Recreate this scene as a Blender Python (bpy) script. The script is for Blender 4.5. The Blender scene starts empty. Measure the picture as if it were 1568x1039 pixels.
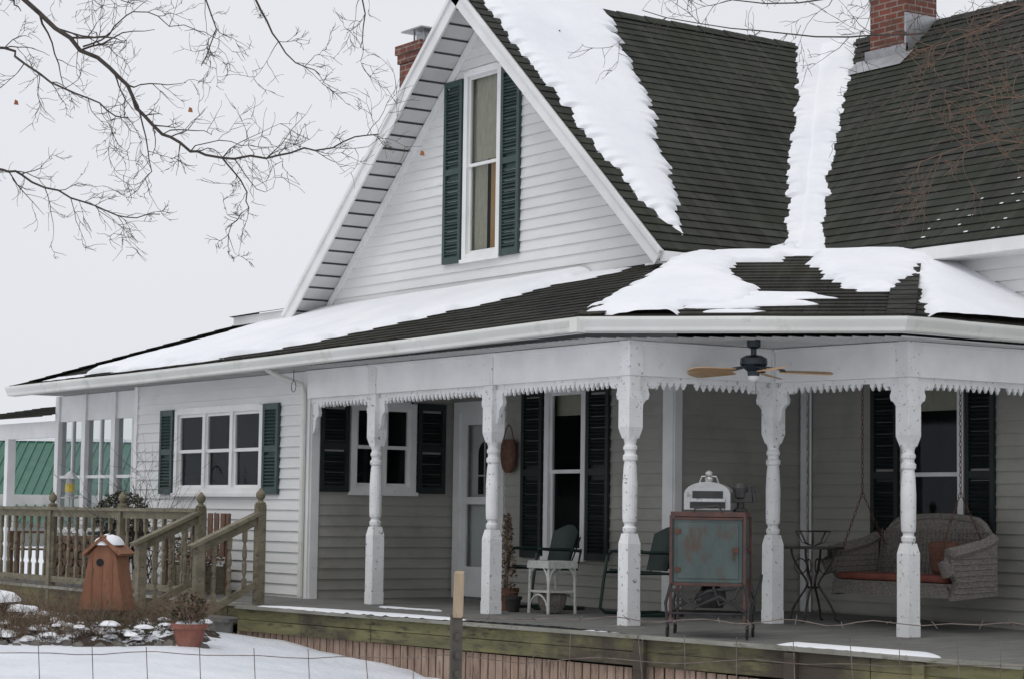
import bpy, math, random
from mathutils import Vector, Matrix, noise
random.seed(11)
S=bpy.context.scene
Vz=Vector((0,0,1))
def V(*a): return Vector(a)

# ------------------------------------------------------------------ materials
def new_mat(name):
    m=bpy.data.materials.new(name); m.use_nodes=True
    nt=m.node_tree; b=nt.nodes['Principled BSDF']
    return m,nt,b
def nd(nt,t,**k):
    n=nt.nodes.new(t)
    for a,v in k.items():
        if a in n.inputs: n.inputs[a].default_value=v
        else: setattr(n,a,v)
    return n
def mixc(nt,fac,a,b,bt='MIX'):
    m=nt.nodes.new('ShaderNodeMix'); m.data_type='RGBA'; m.blend_type=bt
    for sock,val in ((m.inputs[0],fac),(m.inputs[6],a),(m.inputs[7],b)):
        if hasattr(val,'is_linked'): nt.links.new(val,sock)
        elif isinstance(val,(int,float)): sock.default_value=val
        else: sock.default_value=(*val,1)
    return m.outputs[2]
def ramp(nt,src,p0,p1):
    r=nt.nodes.new('ShaderNodeMapRange'); r.inputs[1].default_value=p0; r.inputs[2].default_value=p1
    nt.links.new(src,r.inputs[0]); return r.outputs[0]
def tc(nt,kind='Object',scale=(1,1,1)):
    t=nt.nodes.new('ShaderNodeTexCoord'); mp=nt.nodes.new('ShaderNodeMapping')
    mp.inputs['Scale'].default_value=scale
    nt.links.new(t.outputs[kind],mp.inputs[0]); return mp.outputs[0]
def nz(nt,co,scale,detail=4,rough=.6):
    n=nd(nt,'ShaderNodeTexNoise'); n.inputs['Scale'].default_value=scale
    n.inputs['Detail'].default_value=detail; n.inputs['Roughness'].default_value=rough
    nt.links.new(co,n.inputs['Vector']); return n.outputs[0]
def bump(nt,b,h,strength=.3,dist=.01):
    n=nd(nt,'ShaderNodeBump'); n.inputs['Strength'].default_value=strength; n.inputs['Distance'].default_value=dist
    nt.links.new(h,n.inputs['Height']); nt.links.new(n.outputs[0],b.inputs['Normal'])
def pm(name,c1,c2,scale=4,rough=.7,bs=.2,metal=0,stretch=(1,1,1),lo=.35,hi=.65,chips=None,chipscale=30,chipt=(.62,.68),stain=None):
    m,nt,b=new_mat(name); co=tc(nt,'Object',stretch)
    n=nz(nt,co,scale,6); f=ramp(nt,n,lo,hi)
    col=mixc(nt,f,c1,c2)
    if stain:
        n3=nz(nt,tc(nt,'Object'),stain[1],5,.65); col=mixc(nt,ramp(nt,n3,stain[2],stain[3]),col,stain[0])
    if chips:
        n2=nz(nt,co,chipscale,5,.7); f2=ramp(nt,n2,*chipt); col=mixc(nt,f2,col,chips)
    nt.links.new(col,b.inputs['Base Color'])
    b.inputs['Roughness'].default_value=rough; b.inputs['Metallic'].default_value=metal
    if bs: bump(nt,b,nz(nt,co,scale*8,4),bs,.004)
    return m
M={}
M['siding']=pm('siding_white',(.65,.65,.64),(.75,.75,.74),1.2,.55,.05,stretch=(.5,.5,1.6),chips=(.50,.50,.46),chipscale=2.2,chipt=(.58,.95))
M['siding_porch_shaded']=pm('siding_cream_shaded',(.30,.295,.268),(.37,.36,.33),1.2,.6,.05,stretch=(.5,.5,1.6),stain=((.24,.23,.19),1.4,.5,.8))  # same siding as the outer walls, porch shade darkened into its colour
M['trim']=pm('trim_white',(.72,.72,.71),(.82,.82,.81),2.5,.5,.05,chips=(.42,.41,.37),chipscale=9,chipt=(.64,.8))
M['post']=pm('post_paint_chipped',(.70,.70,.69),(.82,.82,.82),3,.55,.15,chips=(.22,.21,.19),chipscale=26,chipt=(.60,.66))
M['gutter']=pm('gutter_cream',(.66,.66,.61),(.78,.78,.74),.8,.4,.03,chips=(.40,.38,.28),chipscale=3,chipt=(.56,.85))
M['ceil']=pm('ceiling_paint',(.50,.50,.49),(.60,.60,.59),2,.6,.05)
M['soffit']=pm('soffit_vinyl',(.52,.52,.51),(.60,.60,.59),2,.6,.05)
M['gap']=pm('soffit_gap_shade',(.10,.10,.10),(.15,.15,.145),2,.8,.0)  # shadow between the soffit slats, given as a dark backing colour
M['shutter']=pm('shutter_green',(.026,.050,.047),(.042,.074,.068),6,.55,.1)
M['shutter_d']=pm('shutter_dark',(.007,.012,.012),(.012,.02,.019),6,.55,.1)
m,nt,b=new_mat('snow'); co=tc(nt)
nt.links.new(mixc(nt,ramp(nt,nz(nt,co,1.3,5),.3,.7),(.80,.82,.86),(.9,.91,.93)),b.inputs['Base Color'])
b.inputs['Roughness'].default_value=.65
bump(nt,b,nz(nt,co,9,8,.65),.4,.03); M['snow']=m
m,nt,b=new_mat('snow_old_crust'); co=tc(nt)
c_=mixc(nt,ramp(nt,nz(nt,co,.9,6),.35,.7),(.70,.73,.79),(.84,.86,.9))
c_=mixc(nt,ramp(nt,nz(nt,co,30,5,.7),.70,.76),c_,(.3,.25,.18))
nt.links.new(c_,b.inputs['Base Color']); b.inputs['Roughness'].default_value=.6
bump(nt,b,nz(nt,co,5,8,.65),.7,.06); M['snow_g']=m
def shingle(name,c1,c2,moss,lite,mossamt):
    m,nt,b=new_mat(name); uv=tc(nt,'UV'); co=tc(nt,'Object')
    br=nd(nt,'ShaderNodeTexBrick'); br.offset=.5
    nt.links.new(uv,br.inputs['Vector'])
    br.inputs['Color1'].default_value=(*c1,1); br.inputs['Color2'].default_value=(*c2,1); br.inputs['Mortar'].default_value=(.018,.018,.016,1)
    br.inputs['Scale'].default_value=1; br.inputs['Mortar Size'].default_value=.006; br.inputs['Brick Width'].default_value=.26; br.inputs['Row Height'].default_value=.14
    br.inputs['Bias'].default_value=0
    col=mixc(nt,ramp(nt,nz(nt,co,.8,6,.7),.40,.68),br.outputs[0],moss)
    st=nz(nt,tc(nt,'UV',(6,.5,1)),1.2,5)
    col=mixc(nt,ramp(nt,st,.46,.76),col,mixc(nt,mossamt,col,lite))
    dk_=nz(nt,tc(nt,'UV',(1,1,1)),.6,4)
    col=mixc(nt,ramp(nt,dk_,.45,.75),col,mixc(nt,.45,col,(.012,.012,.011)))
    g=nz(nt,co,150,3,.8)
    col=mixc(nt,ramp(nt,g,.25,.8),mixc(nt,.35,col,(0,0,0)),col)
    nt.links.new(col,b.inputs['Base Color']); b.inputs['Roughness'].default_value=.9
    b.inputs['Specular IOR Level'].default_value=.2
    bump(nt,b,g,.5,.004); return m
M['sh']=shingle('shingles_grey_green',(.040,.042,.036),(.066,.067,.058),(.042,.050,.032),(.12,.12,.105),.5)
M['sh_lo']=shingle('shingles_porch',(.030,.029,.027),(.058,.055,.050),(.050,.048,.033),(.11,.11,.10),.5)
m,nt,b=new_mat('brick_red'); uv=tc(nt,'UV')
br=nd(nt,'ShaderNodeTexBrick'); nt.links.new(uv,br.inputs['Vector'])
br.inputs['Color1'].default_value=(.24,.07,.045,1); br.inputs['Color2'].default_value=(.15,.05,.035,1); br.inputs['Mortar'].default_value=(.28,.25,.22,1)
br.inputs['Scale'].default_value=1; br.inputs['Mortar Size'].default_value=.008; br.inputs['Brick Width'].default_value=.2; br.inputs['Row Height'].default_value=.072
nt.links.new(mixc(nt,ramp(nt,nz(nt,tc(nt),5,5),.4,.8),br.outputs[0],(.09,.04,.03)),b.inputs['Base Color']); b.inputs['Roughness'].default_value=.9
bump(nt,b,br.outputs[1],-.6,.01); M['brick']=m
M['moss_wood']=pm('wood_mossy',(.11,.105,.055),(.19,.175,.08),2.2,.9,.6,stretch=(1,1,5),chips=(.04,.032,.025),chipscale=4,chipt=(.52,.68),stain=((.06,.048,.035),.7,.5,.62))
M['edge_wood']=pm('deck_edge_grey',(.20,.195,.165),(.32,.31,.28),3,.9,.4,stretch=(1,1,3),chips=(.09,.085,.05),chipscale=6,chipt=(.5,.7))
M['rail_wood']=pm('wood_rail_weathered',(.13,.115,.075),(.21,.185,.13),5,.85,.4,stretch=(1,1,2),chips=(.05,.042,.03),chipscale=14,chipt=(.55,.68))
M['deck']=pm('deck_boards_grey',(.11,.112,.106),(.18,.178,.165),4,.8,.3,stretch=(3,.6,1))
M['slat']=pm('skirt_slats_tan',(.26,.175,.13),(.38,.28,.215),3,.85,.4,stretch=(4,4,.7),chips=(.11,.075,.06),chipscale=7,chipt=(.5,.72))
M['dark']=pm('dark_interior',(.012,.012,.013),(.02,.02,.02),3,.9,0)
M['curtain']=pm('curtain_fabric',(.46,.43,.34),(.58,.54,.44),7,.9,.1,stretch=(3,3,1))
M['curtain_o']=pm('curtain_amber',(.6,.36,.14),(.66,.44,.22),3,.9,.1)
M['iron']=pm('iron_black',(.015,.015,.016),(.03,.028,.027),9,.5,.2)
M['rust']=pm('rusty_iron',(.05,.028,.02),(.12,.05,.03),14,.8,.4)
M['teal_rust']=pm('teal_paint_rusty',(.048,.070,.066),(.080,.108,.10),4,.55,.3,chips=(.07,.045,.032),chipscale=5,chipt=(.50,.64),stretch=(1,1,.5))
M['red_rust']=pm('red_brown_metal',(.055,.028,.024),(.105,.045,.035),8,.6,.3)
M['silver']=pm('dull_silver',(.36,.36,.36),(.52,.52,.51),6,.35,.1,metal=.5,chips=(.12,.1,.08),chipscale=12,chipt=(.56,.7))
M['steel']=pm('galvanised',(.32,.33,.34),(.46,.46,.48),6,.4,.1,metal=.6)
M['green_metal']=pm('chair_green',(.006,.022,.017),(.010,.032,.024),7,.5,.1)
M['wicker']=pm('wicker_brown_grey',(.10,.09,.08),(.24,.22,.195),38,.8,.8,stretch=(1,1,2.5))
M['white_wicker']=pm('wicker_white',(.42,.42,.40),(.58,.58,.56),30,.7,.6)
M['cushion']=pm('cushion_red',(.13,.035,.025),(.19,.06,.04),7,.9,.2)
M['fanblade']=pm('fan_blade_oak',(.40,.25,.13),(.50,.33,.19),3,.45,.1,stretch=(6,1,1))
M['fanmotor']=pm('fan_motor',(.010,.018,.025),(.016,.026,.034),5,.35,.05)
M['bark']=pm('bark_dark',(.045,.035,.03),(.08,.065,.055),20,.9,.4)
M['bark_b']=pm('bark_brown',(.13,.075,.05),(.18,.11,.08),20,.9,.4)
M['leaf']=pm('dry_leaf',(.25,.08,.03),(.35,.14,.05),20,.8,.1)
M['terra']=pm('terracotta',(.20,.075,.055),(.27,.11,.08),7,.8,.2,chips=(.3,.25,.2),chipscale=8,chipt=(.6,.75))
M['evergreen']=pm('evergreen_leaves',(.03,.038,.02),(.06,.065,.035),30,.8,.1)
M['drygrass']=pm('dry_stems',(.12,.08,.052),(.21,.15,.10),30,.9,.1)
M['stone']=pm('stone_grey',(.08,.075,.065),(.17,.16,.14),5,.9,.6)
M['orangewood']=pm('birdhouse_orange',(.20,.085,.045),(.28,.125,.07),6,.75,.3,stretch=(3,3,.6),chips=(.10,.06,.04),chipscale=12,chipt=(.55,.7))
M['postwood']=pm('fresh_wood',(.32,.24,.16),(.44,.34,.23),9,.8,.3,stretch=(2,2,.5),chips=(.12,.09,.06),chipscale=16,chipt=(.55,.7))
M['tpost']=pm('steel_post_brown',(.05,.045,.035),(.10,.09,.07),15,.7,.3)
M['wire']=pm('wire_rusty',(.10,.07,.055),(.2,.16,.14),30,.6,.1,metal=.3)
M['green_roof']=pm('metal_roof_green',(.045,.13,.095),(.06,.165,.12),2,.5,.05)
M['barnwall']=pm('barn_wall',(.4,.4,.38),(.5,.5,.48),2,.7,.1)
M['yellow']=pm('feeder_yellow',(.5,.38,.06),(.6,.45,.1),5,.6,.1)
M['basket']=pm('basket_red_brown',(.09,.04,.028),(.16,.075,.045),18,.8,.5)
M['bulb']=pm('amber_glass',(.6,.3,.1),(.7,.4,.15),5,.3,0)
m,nt,b=new_mat('window_glass'); nt.nodes.remove(b)
out=nt.nodes['Material Output']; tr=nd(nt,'ShaderNodeBsdfTransparent'); tr.inputs[0].default_value=(.78,.81,.80,1)
gl=nd(nt,'ShaderNodeBsdfGlossy'); gl.inputs['Roughness'].default_value=.03; gl.inputs[0].default_value=(.75,.8,.86,1)
fr=nd(nt,'ShaderNodeFresnel'); fr.inputs[0].default_value=1.42
mx=nd(nt,'ShaderNodeMixShader'); ma=nd(nt,'ShaderNodeMath',operation='MULTIPLY_ADD'); ma.inputs[1].default_value=.6; ma.inputs[2].default_value=.0
nt.links.new(fr.outputs[0],ma.inputs[0]); nt.links.new(ma.outputs[0],mx.inputs[0]); nt.links.new(tr.outputs[0],mx.inputs[1]); nt.links.new(gl.outputs[0],mx.inputs[2]); nt.links.new(mx.outputs[0],out.inputs[0])
bn=nd(nt,'ShaderNodeBump'); bn.inputs['Strength'].default_value=.12; nt.links.new(nz(nt,tc(nt),3,2),bn.inputs['Height']); nt.links.new(bn.outputs[0],gl.inputs['Normal'])
M['glass']=m

# ------------------------------------------------------------------ mesh builder
class MB:
    def __init__(s): s.v=[]; s.f=[]; s.uv={}
    def poly(s,pts,uv=None):
        i=len(s.v); s.v+= [tuple(p) for p in pts]; s.f.append(tuple(range(i,i+len(pts))))
        if uv: s.uv[len(s.f)-1]=uv
    def obox(s,c,ax,ay,az):
        c=Vector(c); i=len(s.v)
        for a,b_,d in ((-1,-1,-1),(1,-1,-1),(1,1,-1),(-1,1,-1),(-1,-1,1),(1,-1,1),(1,1,1),(-1,1,1)):
            s.v.append(tuple(c+ax*a+ay*b_+az*d))
        for q in ((0,3,2,1),(4,5,6,7),(0,1,5,4),(1,2,6,5),(2,3,7,6),(3,0,4,7)): s.f.append(tuple(i+k for k in q))
    def box(s,x0,x1,y0,y1,z0,z1):
        s.obox(((x0+x1)/2,(y0+y1)/2,(z0+z1)/2),V((x1-x0)/2,0,0),V(0,(y1-y0)/2,0),V(0,0,(z1-z0)/2))
    def bar(s,p0,p1,w,h,up=Vz):
        p0=Vector(p0);p1=Vector(p1); d=p1-p0; L=d.length; d.normalize()
        sd=d.cross(up)
        if sd.length<1e-4: sd=V(1,0,0)
        sd.normalize(); u=sd.cross(d).normalized()
        s.obox((p0+p1)/2,d*(L/2),sd*(w/2),u*(h/2))
    def tube(s,pts,rad,n=6,cap=True):
        pts=[Vector(p) for p in pts]
        if not hasattr(rad,'__len__'): rad=[rad]*len(pts)
        i0=len(s.v); ref=V(.13,.37,.92).normalized()
        for k,p in enumerate(pts):
            d=(pts[min(k+1,len(pts)-1)]-pts[max(k-1,0)])
            if d.length<1e-9: d=V(0,0,1)
            d.normalize(); a=d.cross(ref)
            if a.length<.05: a=d.cross(V(1,0,0))
            a.normalize(); b_=d.cross(a)
            for j in range(n):
                t=2*math.pi*j/n; s.v.append(tuple(p+(a*math.cos(t)+b_*math.sin(t))*rad[k]))
        for k in range(len(pts)-1):
            for j in range(n):
                a=i0+k*n+j; b_=i0+k*n+(j+1)%n; s.f.append((a,b_,b_+n,a+n))
        if cap:
            s.f.append(tuple(i0+j for j in range(n))[::-1]); e=i0+(len(pts)-1)*n; s.f.append(tuple(e+j for j in range(n)))
    def lathe(s,c,prof,n=12,axis=Vz,sx=1,sy=1):
        c=Vector(c); i0=len(s.v)
        for (z,r) in prof:
            for j in range(n):
                t=2*math.pi*j/n; s.v.append(tuple(c+V(math.cos(t)*r*sx,math.sin(t)*r*sy,z)))
        for k in range(len(prof)-1):
            for j in range(n):
                a=i0+k*n+j; b_=i0+k*n+(j+1)%n; s.f.append((a,b_,b_+n,a+n))
        s.f.append(tuple(i0+j for j in range(n))[::-1]); e=i0+(len(prof)-1)*n; s.f.append(tuple(e+j for j in range(n)))
    def prism(s,pts2,O,A,B,T):
        O=Vector(O); lo=[O+A*a+B*b_ for a,b_ in pts2]; hi=[p+T for p in lo]; n=len(pts2)
        i=len(s.v); s.v+=[tuple(p) for p in lo+hi]
        s.f.append(tuple(range(i,i+n))[::-1]); s.f.append(tuple(range(i+n,i+2*n)))
        for k in range(n):
            a=i+k;b_=i+(k+1)%n; s.f.append((a,b_,b_+n,a+n))
    def mound(s,c,rx,ry,h,seed=0,n=16,amp=.25):
        c=Vector(c); rings=7; i0=len(s.v)
        for k in range(rings+1):
            t=k/rings
            for j in range(n):
                a=2*math.pi*j/n; q=1+amp*noise.noise(V(math.cos(a)*1.3+seed,math.sin(a)*1.3,seed*3.1))+amp*.4*noise.noise(V(math.cos(a)*3+seed,math.sin(a)*3,t*2))
                r=math.cos(t*math.pi/2)**.8
                s.v.append((c.x+rx*r*q*math.cos(a),c.y+ry*r*q*math.sin(a),c.z+h*math.sin(t*math.pi/2)*(1+.3*noise.noise(V(a,t*2,seed)))))
        for k in range(rings):
            for j in range(n):
                a=i0+k*n+j; b_=i0+k*n+(j+1)%n; s.f.append((a,b_,b_+n,a+n))
        e=i0+rings*n; s.f.append(tuple(e+j for j in range(n)))
    def obj(s,name,mat,parent=None,smooth=False,bevel=0):
        me=bpy.data.meshes.new(name); me.from_pydata(s.v,[],s.f); me.validate(); me.update()
        uvl=me.uv_layers.new(name='UVMap')
        for p in me.polygons:
            cu=s.uv.get(p.index); n=p.normal
            for k,li in enumerate(p.loop_indices):
                if cu and k<len(cu): uvl.data[li].uv=cu[k]
                else:
                    c=me.vertices[me.loops[li].vertex_index].co
                    if abs(n.z)>.7: uvl.data[li].uv=(c.x,c.y)
                    elif abs(n.x)>abs(n.y): uvl.data[li].uv=(c.y,c.z)
                    else: uvl.data[li].uv=(c.x,c.z)
            p.use_smooth=smooth
        me.materials.append(mat)
        o=bpy.data.objects.new(name,me); S.collection.objects.link(o)
        if parent: o.parent=parent
        if bevel:
            bv=o.modifiers.new('b','BEVEL'); bv.width=bevel; bv.segments=2; bv.limit_method='ANGLE'
        return o
def empty(name,loc=(0,0,0),rz=0):
    e=bpy.data.objects.new(name,None); e.empty_display_size=.3; e.location=loc; e.rotation_euler=(0,0,rz); S.collection.objects.link(e); return e

def clip(poly,f):
    out=[]
    for i in range(len(poly)):
        a=poly[i]; b_=poly[(i+1)%len(poly)]; fa=f(a); fb=f(b_)
        if fa>=0: out.append(a)
        if (fa>=0)!=(fb>=0):
            t=fa/(fa-fb); out.append((a[0]+(b_[0]-a[0])*t,a[1]+(b_[1]-a[1])*t))
    return out
def courses(mb,poly,O,U,Vv,N,pitch,lift,openings=(),jit=0,v_start=None):
    vmin=min(p[1] for p in poly); vmax=max(p[1] for p in poly)
    v=vmin if v_start is None else v_start
    while v<vmax-1e-4:
        v1=v+pitch
        pc=clip(clip(poly,lambda p:p[1]-v),lambda p:v1-p[1])
        pieces=[pc]; mid=(v+v1)/2
        for (o0,o1,z0,z1) in openings:
            if z0<mid<z1:
                np_=[]
                for q in pieces:
                    if len(q)<3: continue
                    np_+= [clip(q,lambda p:o0-p[0]),clip(q,lambda p:p[0]-o1)]
                pieces=np_
        for q in pieces:
            if len(q)<3: continue
            l0=lift*(1+random.uniform(-jit,jit))
            def P(p,h): return O+U*p[0]+Vv*p[1]+N*h
            mb.poly([P(p,l0*(1-(p[1]-v)/pitch)+.001) for p in q],[(p[0],p[1]) for p in q])
            lo=[p for p in q if abs(p[1]-v)<1e-4]
            if len(lo)>=2:
                u0=min(p[0] for p in lo);u1=max(p[0] for p in lo)
                mb.poly([P((u0,v),-.004),P((u1,v),-.004),P((u1,v),l0+.001),P((u0,v),l0+.001)],[(u0,v-.005),(u1,v-.005),(u1,v),(u0,v)])
        v=v1
class Plane:
    def __init__(s,O,P,Q):
        s.O=Vector(O); s.U=(Vector(P)-s.O).normalized(); q=Vector(Q)-s.O
        s.V=(q-s.U*q.dot(s.U)).normalized(); s.N=s.U.cross(s.V).normalized()
    def at(s,x,y):
        d=s.N; z=s.O.z-(d.x*(x-s.O.x)+d.y*(y-s.O.y))/d.z; return V(x,y,z)
    def uv(s,x,y):
        p=s.at(x,y)-s.O; return (p.dot(s.U),p.dot(s.V))
    def pt(s,u,v,h=0): return s.O+s.U*u+s.V*v+s.N*h
def roof(mb,pl,xy,pitch=.14,lift=.011):
    courses(mb,[pl.uv(*p) for p in xy],pl.O,pl.U,pl.V,pl.N,pitch,lift,jit=.25)
def sdpoly(x,y,poly):
    d=1e9; ins=False; n=len(poly)
    for i in range(n):
        ax,ay=poly[i]; bx,by=poly[(i+1)%n]
        ex,ey=bx-ax,by-ay; wx,wy=x-ax,y-ay
        t=max(0,min(1,(wx*ex+wy*ey)/(ex*ex+ey*ey+1e-12)))
        dx,dy=wx-ex*t,wy-ey*t; d=min(d,dx*dx+dy*dy)
        if (ay>y)!=(by>y) and x<(bx-ax)*(y-ay)/(by-ay)+ax: ins=not ins
    d=math.sqrt(d); return d if ins else -d
def nn(x,y,z=0): return noise.noise(V(x,y,z))
def snow(mb,pl,polys_uv,step=.03,tmax=.05,jag=.12,tooth=.12,seed=0,clipf=None,streak=0,row=.14):
    us=[p[0] for q in polys_uv for p in q]; vs=[p[1] for q in polys_uv for p in q]
    u0,u1,v0,v1=min(us)-.2,max(us)+.2,min(vs)-.2,max(vs)+.2
    nu=int((u1-u0)/step)+1; nv=int((v1-v0)/step)+1; idx={}
    H=[]
    for j in range(nv):
        rowl=[]
        for i in range(nu):
            u=u0+i*step; v=v0+j*step
            if clipf and not clipf(u,v): rowl.append(-.05); continue
            sd=max(sdpoly(u,v,q) for q in polys_uv)
            if abs(sd)<.6:
                ci=math.floor(v/row); fv=v/row-ci
                sd+=jag*nn(u*1.3,v*1.3,seed)+tooth*(nn(u*.9,ci*5.31,seed+9)*.8+(.35-.7*fv)*.5)+.02*nn(u*9,v*9,seed+2)
                if streak: sd-=streak*max(0,nn(u*1.0,v*6.,seed+20)+.05)
            # rounded shoulder
            h=-.02 if sd<-.03 else (sd*.9 if sd<0 else tmax*(1-math.exp(-sd/.07)))
            rowl.append(h)
        H.append(rowl)
    def g(i,j):
        k=(i,j)
        if k not in idx:
            u=u0+i*step; v=v0+j*step; h=H[j][i]
            h=max(-.012,h)+.005+.008*nn(u*2.5,v*2.5,seed+6)*(1 if h>.03 else 0)
            idx[k]=len(mb.v); mb.v.append(tuple(pl.pt(u,v,h)))
        return idx[k]
    for j in range(nv-1):
        for i in range(nu-1):
            q=(H[j][i],H[j][i+1],H[j+1][i],H[j+1][i+1])
            if max(q)>0 and min(q)>-.045: mb.f.append((g(i,j),g(i+1,j),g(i+1,j+1),g(i,j+1)))

# ------------------------------------------------------------------ yard frame
ca,sa=math.cos(math.radians(34.5)),math.sin(math.radians(34.5))
CAM=V(15,-11.5,1.55)
def yard(a,b_,z=0):
    return V(CAM.x+sa*a-ca*b_, CAM.y+ca*a+sa*b_, z)
def toyard(x,y):
    dx,dy=x-CAM.x,y-CAM.y; return (sa*dx+ca*dy, -ca*dx+sa*dy)
def gz(x,y):
    a,b_=toyard(x,y)
    t=max(-.35,min(.33,.3-.125*(a+2.5)))
    k=max(0,min(1,(60-b_)/30)) if b_>0 else 1
    return t*k+.05*nn(x*.35,y*.35,1)+.02*nn(x*1.5,y*1.5,4)

# ------------------------------------------------------------------ house
house=empty('farmhouse')
sid=MB(); sidp=MB(); trim=MB(); glass=MB(); dark=MB(); shu=MB(); shd=MB(); frm=MB(); cur=MB(); curo=MB()
PX=0.115
def lb(mb,O,U,N,u0,u1,n0,n1,z0,z1):
    mb.obox(O+U*((u0+u1)/2)+N*((n0+n1)/2)+Vz*((z0+z1)/2),U*((u1-u0)/2),N*((n1-n0)/2),V(0,0,(z1-z0)/2))
def window(O,U,N,u0,u1,z0,z1,cols=1,mid=.5,curt=None):
    w=.065
    lb(frm,O,U,N,u0-.03,u0+w-.02,-.05,.035,z0-.02,z1+.02); lb(frm,O,U,N,u1-w+.02,u1+.03,-.05,.035,z0-.02,z1+.02)
    lb(frm,O,U,N,u0+w-.02,u1-w+.02,-.05,.033,z1-w+.03,z1+.04); lb(frm,O,U,N,u0-.05,u1+.05,-.05,.055,z0-.06,z0-.02); lb(frm,O,U,N,u0+w-.02,u1-w+.02,-.05,.03,z0-.02,z0+.04)
    cw=(u1-u0-2*w+.04)/cols; zm=z0+(z1-z0)*mid
    for c in range(cols):
        a=u0+w-.02+c*cw; b_=a+cw
        if c: lb(frm,O,U,N,a-.035,a+.035,-.05,.028,z0+.04,z1-w+.03)
        i0=a+(.035 if c else 0); i1=b_-(.035 if c<cols-1 else 0)
        for (s0,s1,off) in ((z0+.04,zm+.02,-.02),(zm-.02,z1-w+.03,-.005)):
            lb(frm,O,U,N,i0,i0+.03,off-.02,off+.012,s0,s1); lb(frm,O,U,N,i1-.03,i1,off-.02,off+.012,s0,s1)
            lb(frm,O,U,N,i0+.03,i1-.03,off-.02,off+.010,s0,s0+.035); lb(frm,O,U,N,i0+.03,i1-.03,off-.02,off+.010,s1-.035,s1)
            p=[O+U*q[0]+N*(off-.006)+Vz*q[1] for q in ((i0+.02,s0+.02),(i1-.02,s0+.02),(i1-.02,s1-.02),(i0+.02,s1-.02))]
            glass.poly(p)
    p=[O+U*a+N*(-.5)+Vz*z for a,z in ((u0-.4,z0-.4),(u1+.4,z0-.4),(u1+.4,z1+.4),(u0-.4,z1+.4))]; dark.poly(p)
    for s0,s1 in ((u0,u0),(u1,u1)):
        dark.poly([O+U*s0+N*(-.05)+Vz*z0,O+U*s0+N*(-.5)+Vz*z0,O+U*s0+N*(-.5)+Vz*z1,O+U*s0+N*(-.05)+Vz*z1])
    if curt=='gable':
        k=12
        for (a,b_,mbb,n0) in ((u0+.03,u0+.33,cur,-.07),(u1-.3,u1-.16,curo,-.075)):
            for q in range(k):
                ua=a+(b_-a)*q/k; ub=a+(b_-a)*(q+1)/k; na=n0-.015*(q%2); nb=n0-.015*((q+1)%2)
                mbb.poly([O+U*ua+N*na+Vz*(z0+.02),O+U*ub+N*nb+Vz*(z0+.02),O+U*ub+N*nb+Vz*z1,O+U*ua+N*na+Vz*z1])
        for q in range(12):
            ua=u0+(u1-u0)*q/12; ub=u0+(u1-u0)*(q+1)/12; na=-.06-.02*(q%2); nb=-.06-.02*((q+1)%2)
            cur.poly([O+U*ua+N*na+Vz*(zm+.05),O+U*ub+N*nb+Vz*(zm+.05),O+U*ub+N*nb+Vz*z1,O+U*ua+N*na+Vz*z1])
    if curt=='blind':
        cur.poly([O+U*a+N*(-.1)+Vz*z for a,z in ((u0,z1-.28),(u1,z1-.28),(u1,z1),(u0,z1))])
def shutter(mb,O,U,N,u0,u1,z0,z1,mid=True):
    w=.05; T0,T1=.02,.05
    lb(mb,O,U,N,u0,u0+w,T0,T1,z0,z1); lb(mb,O,U,N,u1-w,u1,T0,T1,z0,z1)
    zs=[z0,z1] if not mid else [z0,(z0+z1)/2,z1]
    for z in zs:
        a,b_=(z,z+.07) if z==z0 else ((z-.07,z) if z==z1 else (z-.035,z+.035))
        lb(mb,O,U,N,u0+w,u1-w,T0,T1-.002,a,b_)
    z=z0+.08
    while z<z1-.09:
        if not (mid and abs(z-(z0+z1)/2)<.06):
            c=O+U*((u0+u1)/2)+N*.033+Vz*z
            mb.obox(c,U*((u1-u0)/2-w),(N*.014-Vz*.014),(N*.003+Vz*.003))
        z+=.038
    mb.poly([O+U*a+N*.014+Vz*z for a,z in ((u0,z0),(u1,z0),(u1,z1),(u0,z1))])
def wall(mb,O,U,N,u0,u1,z0,z1,ops=(),poly=None):
    p=poly or [(u0,z0),(u1,z0),(u1,z1),(u0,z1)]
    courses(mb,p,O,U,Vz,N,PX,.017,ops,v_start=min(q[1] for q in p),jit=.08)
ux=V(1,0,0); uy=V(0,1,0)
O0=V(0,0,0)
wall(sid,O0,ux,-uy,-10,-5.55,.4,3.05,[(-8.81,-6.63,1.75,2.7)])
window(O0,ux,-uy,-8.81,-6.63,1.75,2.7,3)
shutter(shu,O0,ux,-uy,-9.22,-8.87,1.72,2.73); shutter(shu,O0,ux,-uy,-6.57,-6.21,1.72,2.73)
lb(trim,O0,ux,-uy,-5.67,-5.53,-.03,.028,.45,3.05); lb(trim,O0,ux,-uy,-10.02,-9.92,-.03,.028,.45,3.05)
O1=V(-5.55,0,0)
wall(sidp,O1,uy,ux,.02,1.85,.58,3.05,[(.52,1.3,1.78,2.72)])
window(O1,uy,ux,.52,1.3,1.78,2.72,2)
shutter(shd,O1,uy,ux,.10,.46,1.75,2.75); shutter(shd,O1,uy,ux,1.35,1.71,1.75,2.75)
lb(trim,O1,uy,ux,.0,.1,-.03,.03,.55,3.05)
O2=V(0,1.85,0)
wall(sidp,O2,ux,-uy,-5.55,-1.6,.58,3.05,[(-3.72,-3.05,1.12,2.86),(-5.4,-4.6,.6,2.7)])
window(O2,ux,-uy,-3.72,-3.05,1.12,2.86,1,.5,'blind')
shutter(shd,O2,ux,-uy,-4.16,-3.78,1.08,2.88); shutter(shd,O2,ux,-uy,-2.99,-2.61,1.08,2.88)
lb(trim,O2,ux,-uy,-1.74,-1.585,-.03,.03,.58,3.05)
door=MB()
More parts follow.
